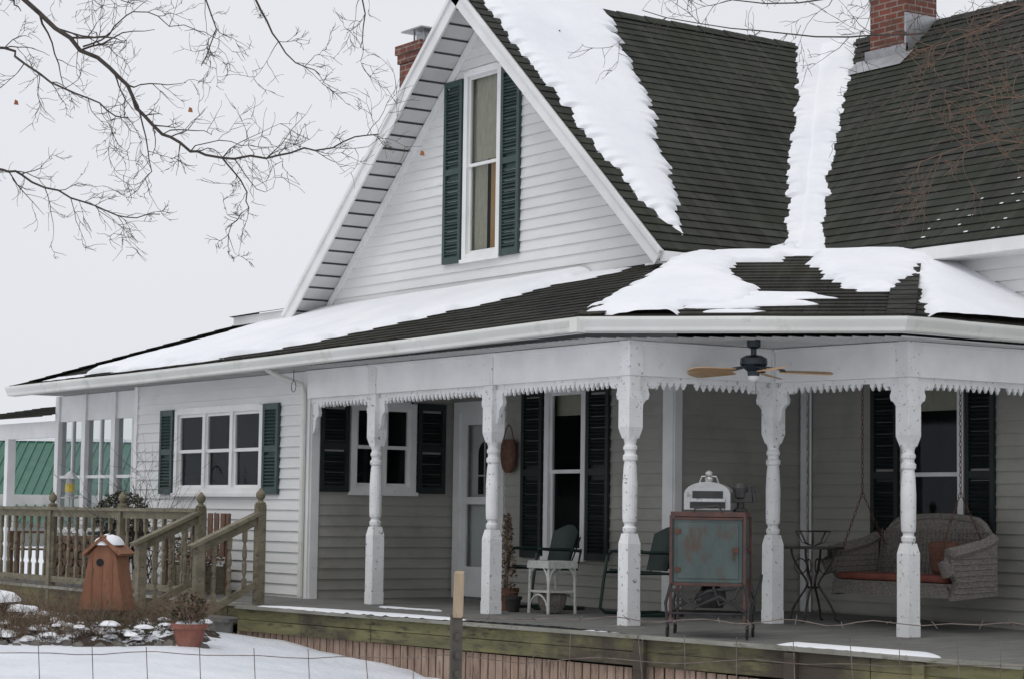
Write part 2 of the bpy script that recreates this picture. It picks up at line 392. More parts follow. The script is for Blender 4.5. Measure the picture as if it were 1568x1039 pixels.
lb(trim,O2,ux,-uy,-5.5,-5.38,-.05,.04,.6,2.78); lb(trim,O2,ux,-uy,-4.62,-4.5,-.05,.04,.6,2.78); lb(trim,O2,ux,-uy,-5.38,-4.62,-.05,.038,2.66,2.78)
for a,b_,z0,z1 in ((-5.38,-5.26,.62,2.66),(-4.74,-4.62,.62,2.66),(-5.26,-4.74,.62,.95),(-5.26,-4.74,2.52,2.66),(-5.26,-4.74,1.64,1.72)):
    lb(door,O2,ux,-uy,a,b_,-.01,.02,z0,z1)
glass.poly([O2+ux*a-uy*.005+Vz*z for a,z in ((-5.27,.94),(-4.73,.94),(-4.73,2.53),(-5.27,2.53))])
lb(door,O2,ux,-uy,-5.38,-4.62,-.12,-.07,.6,2.66)
arch=[(-5.14,1.75),(-4.86,1.75),(-4.86,2.2)]+[(-5.0+.14*math.cos(t),2.2+.14*math.sin(t)) for t in [math.pi*k/8 for k in range(1,8)]]+[(-5.14,2.2)]
dark.poly([O2+ux*a+uy*.06+Vz*z for a,z in arch])
lb(frm,O2,ux,-uy,-5.01,-4.99,-.06,-.05,1.75,2.33); lb(frm,O2,ux,-uy,-5.14,-4.86,-.06,-.052,1.95,1.965)
O3=V(-1.6,0,0)
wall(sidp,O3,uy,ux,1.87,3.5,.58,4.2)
lb(trim,O3,uy,ux,1.84,1.93,-.03,.03,.58,3.05)
O4=V(0,3.5,0)
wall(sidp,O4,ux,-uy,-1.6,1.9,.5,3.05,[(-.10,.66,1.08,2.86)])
wall(sid,O4,ux,-uy,-1.6,1.9,3.05,4.2)
wall(sid,O4,ux,-uy,1.9,6.2,-.3,4.2,[(3.4,4.2,1.2,2.9)])
window(O4,ux,-uy,3.4,4.2,1.2,2.9); shutter(shu,O4,ux,-uy,2.98,3.34,1.2,2.9); shutter(shu,O4,ux,-uy,4.26,4.62,1.2,2.9)
window(O4,ux,-uy,-.10,.66,1.08,2.86,1,.5,'blind')
shutter(shd,O4,ux,-uy,-.53,-.16,1.05,2.88); shutter(shd,O4,ux,-uy,.72,1.08,1.05,2.88)
lb(trim,O4,ux,-uy,-1.56,-1.48,.0,.03,.58,3.05)
cond=MB(); cond.tube([(-1.40,3.46,.6),(-1.40,3.46,3.05)],.012,6); cond.obj('conduit_pipe',M['trim'],house)
wall(sid,O2,ux,-uy,0,0,0,0,[(-5.38,-4.69,4.4,6.5)],[(-8.5,3.8),(-1.6,3.8),(-1.6,4.25),(-5.0,7.27),(-8.5,4.17)])
window(O2,ux,-uy,-5.38,-4.69,4.4,6.5,1,.5,'gable')
shutter(shu,O2,ux,-uy,-5.80,-5.43,4.36,6.46); shutter(shu,O2,ux,-uy,-4.64,-4.28,4.36,6.46)
wall(sid,V(-10,0,0),-uy,-ux,-1.85,0,.4,3.05)
wall(sid,V(-8.5,0,0),-uy,-ux,-10.3,-1.85,.0,4.15)
wall(sid,V(0,10.3,0),-ux,uy,-6.2,8.5,.0,4.15)
wall(sid,V(6.2,0,0),uy,ux,0,0,0,0,[],[(3.5,-.3),(10.3,-.3),(10.3,4.15),(6.92,7.2),(3.5,4.15)])
wall(sid,O2,ux,-uy,-13.0,-10.0,.5,3.05,[(-12.6,-10.3,1.2,2.7)])
window(O2,ux,-uy,-12.6,-10.3,1.2,2.7,3)
sid.obj('siding_outer',M['siding'],house); sidp.obj('siding_porch_walls',M['siding_porch_shaded'],house)
door.obj('storm_door',M['trim'],house)
sp=MB(); spw=MB()
for xx in (-13.0,-12.1,-11.15,-10.1):
    sp.box(xx-.06,xx+.06,.2,.32,.6,3.05)
for x0,x1 in ((-12.04,-11.21),(-11.09,-10.16),(-12.94,-12.16)):
    sp.box(x0,x1,.23,.29,2.7,3.05); spw.box(x0,x1,.235,.285,.6,1.2); sp.box(x0,x1,.23,.29,1.2,1.27)
    sp.box(x0,x1,.235,.285,1.93,1.97)
    sp.box((x0+x1)/2-.02,(x0+x1)/2+.02,.236,.284,1.27,2.7)
    glass.poly([(x0,.26,1.25),(x1,.26,1.25),(x1,.26,2.7),(x0,.26,2.7)])
spw.obj('sun_porch_lower_panels',M['siding_porch_shaded'],house)
sp.box(-17.5,-13.06,.2,.34,2.50,2.72); sp.box(-14.9,-14.78,.21,.33,.4,2.5); sp.box(-17.4,-17.26,.21,.33,.4,2.5)
sp.obj('sun_porch_frames',M['trim'],house)
frm.obj('window_frames',M['trim'],house); glass.obj('window_panes',M['glass'],house); dark.obj('dark_rooms',M['dark'],house)
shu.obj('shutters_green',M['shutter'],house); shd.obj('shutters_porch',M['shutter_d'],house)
cur.obj('curtains',M['curtain'],house); curo.obj('curtain_side',M['curtain_o'],house)

PLl=Plane((-13,-.4,3.14),(0,-.4,3.24),(-1.35,1.9,4.07))
PLc=Plane((0,-.4,3.24),(1.98,1.38,3.22),(-1.35,1.9,4.07))
PLr=Plane((1.98,1.38,3.22),(1.98,3.5,3.22),(.24,3.22,4.04))
PLe=Plane((-13,4.1,3.14),(-13,-.4,3.14),(-10.5,1.85,3.98))
PGr=Plane((-1.28,1.45,4.1),(-1.28,6.9,4.1),(-5,1.45,7.4))
PGl=Plane((-8.86,10.6,3.98),(-8.86,1.45,3.98),(-5,1.45,7.4))
PWf=Plane((-1.28,3.2,4.1),(6.5,3.2,4.1),(-1.28,6.92,7.4))
PWb=Plane((6.5,10.64,4.1),(-1.28,10.64,4.1),(6.5,6.92,7.4))
PLx=Plane((-17.5,-.2,2.74),(-13,-.2,2.74),(-17.5,1.85,3.1))
lo=MB(); hi=MB()
roof(lo,PLl,[(-13,-.45),(0,-.45),(-1.35,1.9),(-1.6,1.9),(-10.5,1.87)])
roof(lo,PLc,[(0.02,-.45),(2.02,1.34),(.24,3.22),(-1.35,1.9)])
roof(lo,PLr,[(2.03,1.38),(2.03,3.5),(.24,3.5),(.24,3.22)])
roof(lo,PLe,[(-13,4.1),(-13,-.4),(-10.5,1.85)])
roof(lo,PLx,[(-17.5,0),(-13.02,0),(-13.02,1.85),(-17.5,1.85)])
lo.poly([(-1.35,1.9,4.06),(.24,3.22,4.03),(.24,3.5,4.03),(-1.6,3.5,4.06),(-1.6,1.85,4.06)])
lo.poly([(-10.5,1.85,3.97),(-8.4,1.85,3.99),(-8.4,4.5,3.99),(-13,4.1,3.13)])
for a,b_ in (((0,-.4,3.255),(-1.35,1.9,4.09)),((1.98,1.38,3.24),(.24,3.22,4.06)),((-13,-.4,3.16),(-10.5,1.85,4.0))):
    a=Vector(a);b_=Vector(b_);n=14
    for k in range(n):
        p=a.lerp(b_,k/n);q=a.lerp(b_,(k+1.25)/n); lo.bar(p+V(0,0,.008),q+V(0,0,-.002),.24,.008)
roof(hi,PGr,[(-1.28,1.43),(-1.28,3.2),(-5,6.92),(-5,1.43)])
roof(hi,PGr,[(-5,6.92),(-1.28,10.64),(-5,10.64)])
roof(hi,PGl,[(-8.86,10.64),(-8.86,1.43),(-5,1.43),(-5,10.64)])
roof(hi,PWf,[(-1.28,3.2),(6.5,3.2),(6.5,6.92),(-5,6.92)])
roof(hi,PWb,[(6.5,10.64),(-1.28,10.64),(-5,6.92),(6.5,6.92)])
for a,b_ in (((-5,1.43,7.41),(-5,10.6,7.41)),((-5,6.92,7.41),(6.5,6.92,7.41))):
    a=Vector(a);b_=Vector(b_); n=int((b_-a).length/.2)
    for k in range(n):
        p=a.lerp(b_,k/n);q=a.lerp(b_,(k+1.2)/n)
        d=(q-p).normalized(); sd=d.cross(Vz).normalized()
        for s_ in (-1,1):
            c0=p+V(0,0,.022+.004*(k%2)); c1=q+V(0,0,.014+.004*(k%2))
            e0=c0+sd*s_*.11-V(0,0,.098); e1=c1+sd*s_*.11-V(0,0,.098)
            hi.poly([c0,c1,e1,e0] if s_<0 else [c0,e0,e1,c1])
lo.obj('porch_roof_shingles',M['sh_lo'],house); hi.obj('main_roof_shingles',M['sh'],house)

soff=MB(); gap=MB()
for (xe,ze,s_) in ((-1.28,4.1,1),(-8.86,3.98,-1)):
    e=V(xe,1.45,ze); p=V(-5,1.45,7.4); d=(p-e).normalized(); nrm=V(-d.z,0,d.x)
    if nrm.z<0: nrm=-nrm
    trim.obox((e+p)/2-nrm*.095+V(0,-.015,0),d*((p-e).length/2+.01),V(0,.014,0),nrm*.085)
    trim.obox((e+p)/2-nrm*.03+V(0,-.035,0),d*((p-e).length/2+.01),V(0,.02,0),nrm*.022)
    L=(p-e).length; nS=int(L/.2)
    gap.poly([e-nrm*.138,p-nrm*.138,p-nrm*.138+V(0,.42,0),e-nrm*.138+V(0,.42,0)])
    for k in range(nS):
        a=e+d*(L*k/nS+.012)-nrm*.145; b_=e+d*(L*(k+1)/nS-.012)-nrm*.160
        soff.obox((a+b_)/2+V(0,.21,0),(b_-a)/2,V(0,.205,0),nrm*.004)
    trim.obox((e+p)/2-nrm*.22+V(0,.385,0),d*(L/2-.12),V(0,.012,0),nrm*.05)
soff.obj('rake_soffit',M['soffit'],house); gap.obj('rake_soffit_shade_backing',M['gap'],house)
trim.box(-1.34,-1.27,1.45,3.2,3.98,4.08); trim.box(-1.6,-1.29,1.47,3.2,3.965,3.985)
trim.box(-1.3,6.5,3.2,3.235,3.97,4.09); trim.box(-1.3,6.5,3.235,3.5,3.965,3.99)
trim.box(-8.9,-8.84,1.45,10.6,3.84,3.96); trim.box(-8.86,-8.5,1.47,10.6,3.83,3.85)
trim.box(-10.35,-8.8,1.5,1.86,3.93,4.04)
hi2=MB(); hi2.poly([(-10.4,1.45,4.045),(-8.8,1.45,4.045),(-8.8,1.9,4.14),(-10.4,1.9,4.14)]); hi2.poly([(-10.4,1.45,4.045),(-10.4,1.9,4.14),(-10.4,1.9,4.0)]); hi2.obj('eave_return_roof',M['sh'],house)

gut=MB()
G=[V(-13.05,-.42,3.03),V(.0,-.42,3.105),V(2.0,1.37,3.09),V(2.0,3.48,3.09)]
prof=[(0,.125),(0,0),(.075,0),(.088,.012),(.092,.04),(.118,.085),(.124,.10),(.124,.125),(.112,.127),(.108,.10),(.02,.10),(.01,.125)]
dirs=[(G[i+1]-G[i]).normalized() for i in range(3)]
rings=[]
def outn(d): return V(d.y,-d.x,0).normalized()
for i,p in enumerate(G):
    if i==0: o=outn(dirs[0])
    elif i==3: o=outn(dirs[2])
    else:
        a=outn(dirs[i-1]);b_=outn(dirs[i]); o=(a+b_).normalized(); o=o/o.dot(a)
    rings.append([p+o*q[0]+Vz*q[1] for q in prof])
for i in range(3):
    N_=26 if i==0 else 6
    for s_ in range(N_):
        def R_(k,t):
            q=rings[i][k].lerp(rings[i+1][k],t)
            return q+V(0,0,(.010*nn(t*5+i*7,3.3)-(.02*math.sin(math.pi*t) if i==0 else 0))*(1 if 0<t<1 else 0))
        for k in range(len(prof)):
            k2=(k+1)%len(prof); gut.poly([R_(k,s_/N_),R_(k2,s_/N_),R_(k2,(s_+1)/N_),R_(k,(s_+1)/N_)])
gut.poly(rings[0])
gut.box(-.05,.06,-.56,-.42,3.10,3.225)
gut.obj('gutter',M['gutter'],house)
ds=MB(); ds.tube([(-5.75,-.45,3.06),(-5.72,-.3,2.98),(-5.62,-.08,2.9),(-5.61,-.06,2.8),(-5.61,-.06,.62)],.03,8); ds.obj('downspout',M['gutter'],house)
fs=MB()
for i in range(3): fs.bar(G[i]+V(0,.015,.07),G[i+1]+V(0,.015,.07),.02,.15)
fs.obj('fascia',M['trim'],house)
de=MB()
for i in range(3):
    o=V(dirs[i].y,-dirs[i].x,0)
    n=60 if i==0 else 14
    for k in range(n):
        a=G[i].lerp(G[i+1],k/n);b_=G[i].lerp(G[i+1],(k+1)/n); j=random.uniform(-.012,.008)
        de.bar(a+o*(.03+j)+V(0,0,.138),b_+o*(.03+j)+V(0,0,.138+random.uniform(-.003,.003)),.075,.012)
de.obj('drip_edge_shingles',M['sh_lo'],house)
ce=MB()
def ceil(xy):
    courses(ce,[(y,-x) for x,y in xy],V(0,0,3.06),V(0,1,0),V(-1,0,0),V(0,0,-1),.1,.006)
ceil([(-13,-.42),(0,-.42),(0,1.85),(-13,1.85)]); ceil([(0,-.42),(2.0,1.37),(2.0,3.5),(0,3.5)]); ceil([(-1.6,1.85),(0,1.85),(0,3.5),(-1.6,3.5)])
ce.obj('porch_ceiling',M['ceil'],house)

def dzf(x,y): return .6-.03*max(0,x)
posts=[(-4.16,0),(-2.02,0),(.1,0),(.2,1.55),(1.7,1.75)]
segs=[((-5.53,0),posts[0]),(posts[0],posts[1]),(posts[1],posts[2]),(posts[2],posts[3]),(posts[3],posts[4]),(posts[4],(1.74,3.48))]
beam=MB(); fz=MB(); bk=MB()
brk=[(0,0),(.19,0),(.195,-.03),(.175,-.055),(.15,-.06),(.14,-.045),(.155,-.035),(.15,-.025),(.12,-.03),(.11,-.07),(.125,-.11),(.115,-.15),(.085,-.165),(.06,-.2),(.055,-.26),(.035,-.31),(.012,-.335),(0,-.34)]
for i,(a,b_) in enumerate(segs):
    A=V(a[0],a[1],0);B=V(b_[0],b_[1],0); d=(B-A).normalized(); L=(B-A).length; n=V(d.y,-d.x,0)
    e0=.075 if i else 0; e1=.075 if i<5 else 0
    beam.bar(A+d*e0+Vz*2.90,B-d*e1+Vz*2.90,.13,.30)
    beam.bar(A+d*e0+Vz*3.035,B-d*e1+Vz*3.035,.17,.03)
    fz.bar(A+d*e0+Vz*2.728,B-d*e1+Vz*2.728,.024,.045)
    k=e0+.05
    while k<L-e1-.05:
        O=A+d*k+n*(-.012)+Vz*2.706
        if random.random()>.03:
            s_=random.uniform(.95,1.2)
            fz.prism([(-.026,0),(-.024,-.022*s_),(-.014,-.030*s_),(0,-.055*s_),(.014,-.030*s_),(.024,-.022*s_),(.026,0)],O,d,Vz,n*.024)
        k+=.072
    for P,dd,ok in ((A,d,i>0),(B,-d,i<5),):
        bk.prism(brk,P+dd*.058-n*.02+Vz*2.705,dd,Vz,n*.04)
beam.obj('porch_beam',M['trim'],house,bevel=.004); fz.obj('frieze_teeth',M['post'],house); bk.obj('scroll_brackets',M['post'],house)
for k,(x,y) in enumerate(posts):
    p=MB(); z0=dzf(x,y)
    p.box(x-.072,x+.072,y-.072,y+.072,z0,z0+.12)
    p.box(x-.069,x+.069,y-.069,y+.069,z0+.12,z0+.70)
    def sq(a,z): return [(x-a,y-a,z),(x+a,y-a,z),(x+a,y+a,z),(x-a,y+a,z)]
    lo_=sq(.069,z0+.70); up=sq(.05,z0+.79)
    for j in range(4): p.poly([lo_[j],lo_[(j+1)%4],up[(j+1)%4],up[j]])
    p.lathe((x,y,z0),[(.785,.05),(.81,.06),(.84,.062),(.855,.047),(.875,.047),(.89,.06),(.93,.064),(1.2,.066),(1.36,.058),(1.41,.05),(1.425,.064),(1.46,.066),(1.475,.05),(1.5,.05),(1.515,.062),(1.54,.062),(1.555,.05),(1.58,.052),(1.62,.066)],16)
    lo_=sq(.052,z0+1.61); up=sq(.076,z0+1.70)
    for j in range(4): p.poly([lo_[j],lo_[(j+1)%4],up[(j+1)%4],up[j]])
    p.box(x-.076,x+.076,y-.076,y+.076,z0+1.70,z0+1.95)
    lo_=sq(.076,z0+1.95); up=sq(.06,z0+2.02)
    for j in range(4): p.poly([lo_[j],lo_[(j+1)%4],up[(j+1)%4],up[j]])
    p.box(x-.06,x+.06,y-.06,y+.06,z0+2.0,2.75); p.box(x-.078,x+.078,y-.078,y+.078,2.75,3.052)
    p.obj('turned_post_%d'%(k+1),M['post'],house,bevel=.003)
trim.obj('white_trim',M['trim'],house)

dk=MB()
def deckp(xy,tilt=0):
    Uv=V(0,1,0); Vv=V(1,0,-tilt).normalized(); N=V(tilt,0,1).normalized()
    courses(dk,[(y,x) for x,y in xy],V(0,0,.6-.004),Uv,Vv,N,.14,.004)
deckp([(-13,-1.2),(-5.55,-1.2),(-5.55,.25),(-13,.25)]); deckp([(-5.55,-1.2),(-4.3,-1.2),(-4.3,1.85),(-5.55,1.85)])
deckp([(-4.3,-1.45),(0,-.68),(0,1.85),(-4.3,1.85)]); deckp([(0,-.68),(.95,-.5),(3.9,.75),(4.3,3.5),(0,3.5)],.03); deckp([(-1.6,1.85),(0,1.85),(0,3.5),(-1.6,3.5)])
dk.obj('deck_boards',M['deck'],house)
rim=MB(); sl=MB(); cap=MB()
E=[V(-13,-1.2,.6),V(-4.3,-1.2,.6),V(-4.3,-1.45,.6),V(.95,-.5,.57),V(3.9,.75,.483),V(4.3,3.5,.47)]
for i in range(5):
    a,b_=E[i],E[i+1]; d=(b_-a); L=d.length; d.normalize(); n=V(d.y,-d.x,0).normalized()
    k=0; seg=2.0 if i!=1 else L
    while k<L-.01:
        k2=min(L,k+seg); j=random.uniform(-.008,.008)
        for (zc,hh) in ((-.075,.115),(-.19,.11)):
            jj=j+random.uniform(-.003,.003)
            rim.bar(a+d*(k+.004)+Vz*zc+n*(.022+jj),a+d*(k2-.004)+Vz*(zc+random.uniform(-.004,.004))+n*(.022+jj),.04,hh)
        k=k2
    cap.bar(a-Vz*.012+n*.03,b_-Vz*.012+n*.03,.10,.03)
    k=.05
    while k<L:
        w=.088; g=gz(a.x+d.x*k,a.y+d.y*k); top=a.z+(b_.z-a.z)*k/L-.24; bot=g-.15; j=random.uniform(-.004,.004)
        if top>bot: sl.obox(a+d*k-n*(.01+j)+Vz*((top+bot)/2-a.z),d*(w/2-.004),n*.009,Vz*((top-bot)/2)); 
        k+=.095+random.uniform(-.002,.002)
    if i==3:
        for k in (.0,L*.42,L*.75): rim.obox(a+d*k+n*.065+Vz*(-.3),d*.05,n*.03,Vz*.26)
rim.obj('deck_rim',M['moss_wood'],house,bevel=.005); sl.obj('deck_skirt_slats',M['slat'],house); cap.obj('deck_edge_board',M['edge_wood'],house)
bb=MB()
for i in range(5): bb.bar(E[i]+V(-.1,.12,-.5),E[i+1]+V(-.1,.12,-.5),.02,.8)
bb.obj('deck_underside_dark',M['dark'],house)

wd=MB()
def newel(x,y,z0,z1,fin=True):
    wd.box(x-.045,x+.045,y-.045,y+.045,z0,z1)
    if fin: wd.lathe((x,y,z1),[(0,.05),(.015,.055),(.03,.03),(.045,.025),(.07,.045),(.10,.05),(.125,.04),(.14,.025),(.16,.012),(.165,.0)],10)
def bal(x,y,z0,z1):
    h=z1-z0; wd.box(x-.02,x+.02,y-.02,y+.02,z0,z0+h*.2); wd.box(x-.02,x+.02,y-.02,y+.02,z0+h*.8,z1)
    wd.lathe((x,y,z0),[(h*.2,.022),(h*.23,.013),(h*.3,.024),(h*.45,.026),(h*.5,.013),(h*.55,.026),(h*.7,.022),(h*.77,.013),(h*.8,.022)],8)
def railing(x0,x1,y,zt=1.53,zb=.72):
    wd.box(x0,x1,y-.06,y+.06,zt-.02,zt+.015); wd.box(x0,x1,y-.018,y+.018,zt-.10,zt-.02); wd.box(x0,x1,y-.02,y+.02,zb-.07,zb)
    x=x0+.12
    while x<x1-.06: bal(x,y,zb,zt-.1); x+=.235
railing(-12.6,-5.73,-1.2)
for x in (-12.6,-11.6,-9.7,-7.7,-5.73): newel(x,-1.2,.3,1.56)
newel(-4.4,-1.2,.3,1.60)
for x in (-5.73,-4.4):
    newel(x,-1.87,.12,1.22,False)
    wd.bar((x,-1.2,1.52),(x,-1.97,1.17),.12,.035); wd.bar((x,-1.24,.80),(x,-1.83,.50),.035,.07)
    wd.bar((x,-1.24,1.44),(x,-1.83,1.17),.03,.09)
    for k in range(1,4):
        t=k/4; bal(x,-1.2-.67*t,.80-.28*t,1.42-.28*t)
wd.obj('deck_railing',M['rail_wood'],house)
st=MB()
for k in range(2):
    st.box(-5.68,-4.45,-1.5-.33*k,-1.2-.33*k+.02,.42-.17*k,.46-.17*k); st.box(-5.68,-4.45,-1.47-.33*k,-1.45-.33*k,.25-.17*k,.42-.17*k)
st.obj('stairs',M['deck'],house)

def chimney(name,x0,x1,y0,y1,z0,z1,cap=True):
    c=MB(); c.box(x0,x1,y0,y1,z0,z1-.24); c.box(x0-.025,x1+.025,y0-.025,y1+.025,z1-.24,z1-.12); c.box(x0-.05,x1+.05,y0-.05,y1+.05,z1-.12,z1)
    c.obj(name+'_bricks',M['brick'],house)
    d=MB(); cx,cy=(x0+x1)/2,(y0+y1)/2
    d.lathe((cx,cy,z1),[(0,.14),(.14,.14),(.14,.13)],14)
    for a,b_ in ((-.12,-.12),(.12,-.12),(.12,.12),(-.12,.12)): d.box(cx+a-.01,cx+a+.01,cy+b_-.01,cy+b_+.01,z1,z1+.18)
    d.box(cx-.25,cx+.25,cy-.25,cy+.25,z1+.18,z1+.20); d.obj(name+'_cap',M['steel'],house)
chimney('chimney_left',-9.25,-8.72,3.3,3.8,3.6,7.68)
chimney('chimney_right',-3.65,-3.05,6.45,6.95,6.6,8.7)
fl=MB(); fl.box(-3.69,-3.01,6.40,6.44,6.9,7.08); fl.box(-3.04,-3.01,6.41,6.95,6.9,7.45)
fl.poly([PWf.at(-3.85,6.2)+V(0,0,.03),PWf.at(-2.9,6.2)+V(0,0,.03),PWf.at(-2.9,6.42)+V(0,0,.03),PWf.at(-3.85,6.42)+V(0,0,.03)])
fl.obj('chimney_flashing',M['steel'],house)

# roof snow
sn=MB()
def UVs(pl,L): return [pl.uv(*p) for p in L]
snow(sn,PGr,[UVs(PGr,[(-5.6,1.60),(-5.6,3.65),(-5,3.5),(-3.75,3.08),(-2.6,2.5),(-1.85,2.08),(-1.5,1.85),(-1.7,1.68),(-2.5,1.63)])],step=.025,tmax=.07,jag=.04,tooth=.15,seed=1,clipf=lambda u,v:v<4.985 and u>.06)
vg=UVs(PGr,[(-5.6,6.9),(-5.6,8.0),(-.7,3.1),(-1.0,2.85),(-1.28,3.03),(-2.6,4.2),(-4,5.6),(-5,6.5)])
snow(sn,PGr,[vg],step=.025,tmax=.07,jag=.03,tooth=.10,seed=5,clipf=lambda u,v:(lambda p:p.x<-1.24 and p.x>-5.02 and p.y<1.92-p.x+.08)(PGr.pt(u,v)))
vw=UVs(PWf,[(-5.9,7.2),(-4.5,7.3),(-4.3,6.85),(-2.4,4.68),(-1.6,3.8),(-.95,3.25),(-.9,2.9),(-1.9,2.9)])
snow(sn,PWf,[vw],step=.025,tmax=.07,jag=.03,tooth=.10,seed=8,clipf=lambda u,v:(lambda p:p.y>1.92-p.x-.08 and p.y>3.2 and p.y<6.95)(PWf.pt(u,v)))
random.seed(5)
for k in range(45):
    x=random.uniform(.3,3.0); y=3.3+abs(random.gauss(0,.4)); u,v=PWf.uv(x,y); v=math.floor(v/.14)*.14+.012
    c=PWf.pt(u,v,.010); sn.obox(c,PWf.U*random.uniform(.006,.025),PWf.V*random.uniform(.004,.010),PWf.N*.004)
left=[(-11.3,-.12),(-9.6,-.26),(-7.6,-.24),(-6.0,-.10),(-4.9,.30),(-3.9,.75),(-3.2,1.15),(-2.9,1.6),(-3.0,2.5),(-9.0,2.5),(-10.0,1.1),(-11.2,.2)]
snow(sn,PLl,[UVs(PLl,left)],step=.03,tmax=.08,jag=.08,tooth=.13,seed=12,streak=.05,clipf=lambda u,v:v<2.42 and v>0 and PLl.pt(u,v).y<1.86)
snow(sn,PLl,[UVs(PLl,[(-12.7,-.34),(-11.4,-.40),(-11.2,-.15),(-12.2,-.1)]),UVs(PLl,[(-3.1,1.40),(-2.2,1.62),(-2.2,1.80),(-3.1,1.85)])],step=.03,tmax=.03,jag=.10,tooth=.12,seed=14,clipf=lambda u,v:v<2.42 and v>0)
ch1=[(-1.7,2.3),(-1.35,1.6),(-.12,-.36),(.5,.08),(.42,.42),(.62,.82),(.35,1.2),(-.4,1.55),(-.9,2.1)]
ch2=[(-.7,2.9),(-.2,2.35),(.55,1.95),(1.05,1.85),(1.25,2.05),(.7,3.0),(.3,3.8),(-.4,3.4)]
ch3=[(-1.6,2.2),(-1.1,1.7),(-.45,2.2),(-.8,2.8)]
snow(sn,PLc,[UVs(PLc,ch1),UVs(PLc,ch2),UVs(PLc,ch3)],step=.025,tmax=.07,jag=.06,tooth=.13,seed=21,streak=.03,clipf=lambda u,v:v<2.73 and v>.03)
snow(sn,PLc,[UVs(PLc,[(.40,.20),(1.25,1.0),(.8,1.75),(0.2,1.3)])],step=.02,tmax=.025,jag=.12,tooth=.25,seed=25,streak=.75,clipf=lambda u,v:v<2.73 and v>.03)
snow(sn,PLr,[UVs(PLr,[(2.02,1.66),(2.15,3.9),(-.3,3.9),(-.4,3.25),(.35,3.15),(.85,2.66)])],step=.025,tmax=.08,jag=.03,tooth=.08,seed=31,clipf=lambda u,v:PLr.pt(u,v).y<3.5 and v>.02 and PLr.pt(u,v).x>.2)
cp=Plane((-1.6,1.9,4.06),(.3,1.9,4.04),(-1.6,3.5,4.06))
snow(sn,cp,[[(.2,.0),(1.9,1.28),(1.9,1.6),(.0,1.6),(.0,0)]],step=.05,tmax=.10,jag=.1,tooth=0,seed=40,clipf=lambda u,v:u>0 and v<1.6 and u<1.9)
sn.mound((-1.35,3.05,4.08),.28,.2,.2,2,14,.3)
sn.obj('roof_snow',M['snow'],house,smooth=True)
sdk=MB(); DP=Plane((0,0,.6),(1,0,.6),(0,1,.6)); DP2=Plane((0,0,.6),(1,0,.57),(0,1,.6))
snow(sdk,DP,[[(-4.0,-1.36),(-1.0,-.86),(-1.6,-.80),(-3.8,-1.18)],[(-3.4,-.35),(-2.6,-.2),(-2.8,-.08),(-3.7,-.2)]],step=.04,tmax=.012,jag=.12,tooth=0,seed=50)
snow(sdk,DP2,[[(2.0,0.05),(3.2,.55),(3.0,.72),(1.9,.28)]],step=.04,tmax=.02,jag=.1,tooth=0,seed=51)
sdk.obj('deck_snow',M['snow'],house,smooth=True)

# ------------------------------------------------------------------ props on porch
e=empty('ceiling_fan',(.85,.75,0))
f=MB(); f.lathe((0,0,0),[(3.06,.06),(3.0,.06),(2.98,.025),(2.93,.025),(2.925,.07),(2.90,.115),(2.85,.12),(2.82,.09),(2.79,.055),(2.75,.05)][::-1],18)
f.tube([(0.03,0,2.7),(.03,0,2.52)],.003,4)
blade=MB()
f2=MB(); f2.lathe((0,0,0),[(2.70,.02),(2.72,.045),(2.75,.05)],14); f2.obj('light_cap',M['trim'],e)
for k in range(5):
    a=math.radians(72*k+50); d=V(math.cos(a),math.sin(a),0); n=V(-d.y,d.x,0)
    f.bar(V(0,0,2.83)+d*.10,V(0,0,2.80)+d*.27,.05,.012)
    pts=[(.22,-.05),(.26,-.06),(.6,-.078),(.66,-.06),(.68,0),(.66,.06),(.6,.078),(.26,.06),(.22,.05)]
    nt_=(n*math.cos(.22)+Vz*math.sin(.22)); blade.prism(pts,V(0,0,2.80),d+V(0,0,-.03),nt_,nt_.cross(d)*.008)
f.obj('motor',M['fanmotor'],e); blade.obj('blades',M['fanblade'],e)
e=empty('porch_swing',(.82,2.65,0))
w=MB(); Lh=.72
w.box(-Lh,Lh,-.27,.27,.93,.985); w.box(-Lh,Lh,-.285,-.255,.86,.96)
n=20; pr=None
def bz(t): return 1.50+.07*math.cos(t*1.5)-(.16*max(0,abs(t)-.75)/.25)
for k in range(n+1):
    t=-1+2*k/n; x=t*(Lh-.02); zt=bz(t); y=.26+.04*(1-t*t)
    if pr:
        x0,y0,z0=pr
        w.poly([(x0,y0,.95),(x,y,.95),(x,y+.06,zt),(x0,y0+.06,z0)]); w.poly([(x0,y0+.03,.95),(x0,y0+.1,z0),(x,y+.1,zt),(x,y+.03,.95)])
    pr=(x,y,zt)
w.tube([((-1+2*k/n)*(Lh-.02), .26+.04*(1-(-1+2*k/n)**2)+.08, bz(-1+2*k/n)) for k in range(n+1)],.035,8)
for s_ in (-1,1):
    x=s_*(Lh+.02)
    w.tube([(x,.3,1.38),(x,.15,1.32),(x,-.1,1.27),(x,-.26,1.24),(x,-.33,1.16),(x,-.3,1.07),(x,-.24,1.08)],[.05,.055,.06,.065,.06,.05,.04],8)
    w.prism([(-.25,.84),(.3,.88),(.3,1.36),(0,1.29),(-.27,1.22),(-.3,1.1),(-.2,1.0)],V(x-.03,0,0),V(0,1,0),Vz,V(.06,0,0))
w.obj('wicker_body',M['wicker'],e)
wr=MB()
for k in range(9):
    z=.99+.055*k
    wr.tube([((Lh-.04)*(-1+2*q/12),.255+.04*(1-(-1+2*q/12)**2)+.06*(z-.95)/.57-.004,z) for q in range(13)],.006,5)
for k in range(28):
    x=-(Lh-.05)+(2*Lh-.1)*k/27; wr.tube([(x,.25+.04*(1-(x/Lh)**2),.96),(x,.30+.04*(1-(x/Lh)**2),1.46)],.004,4)
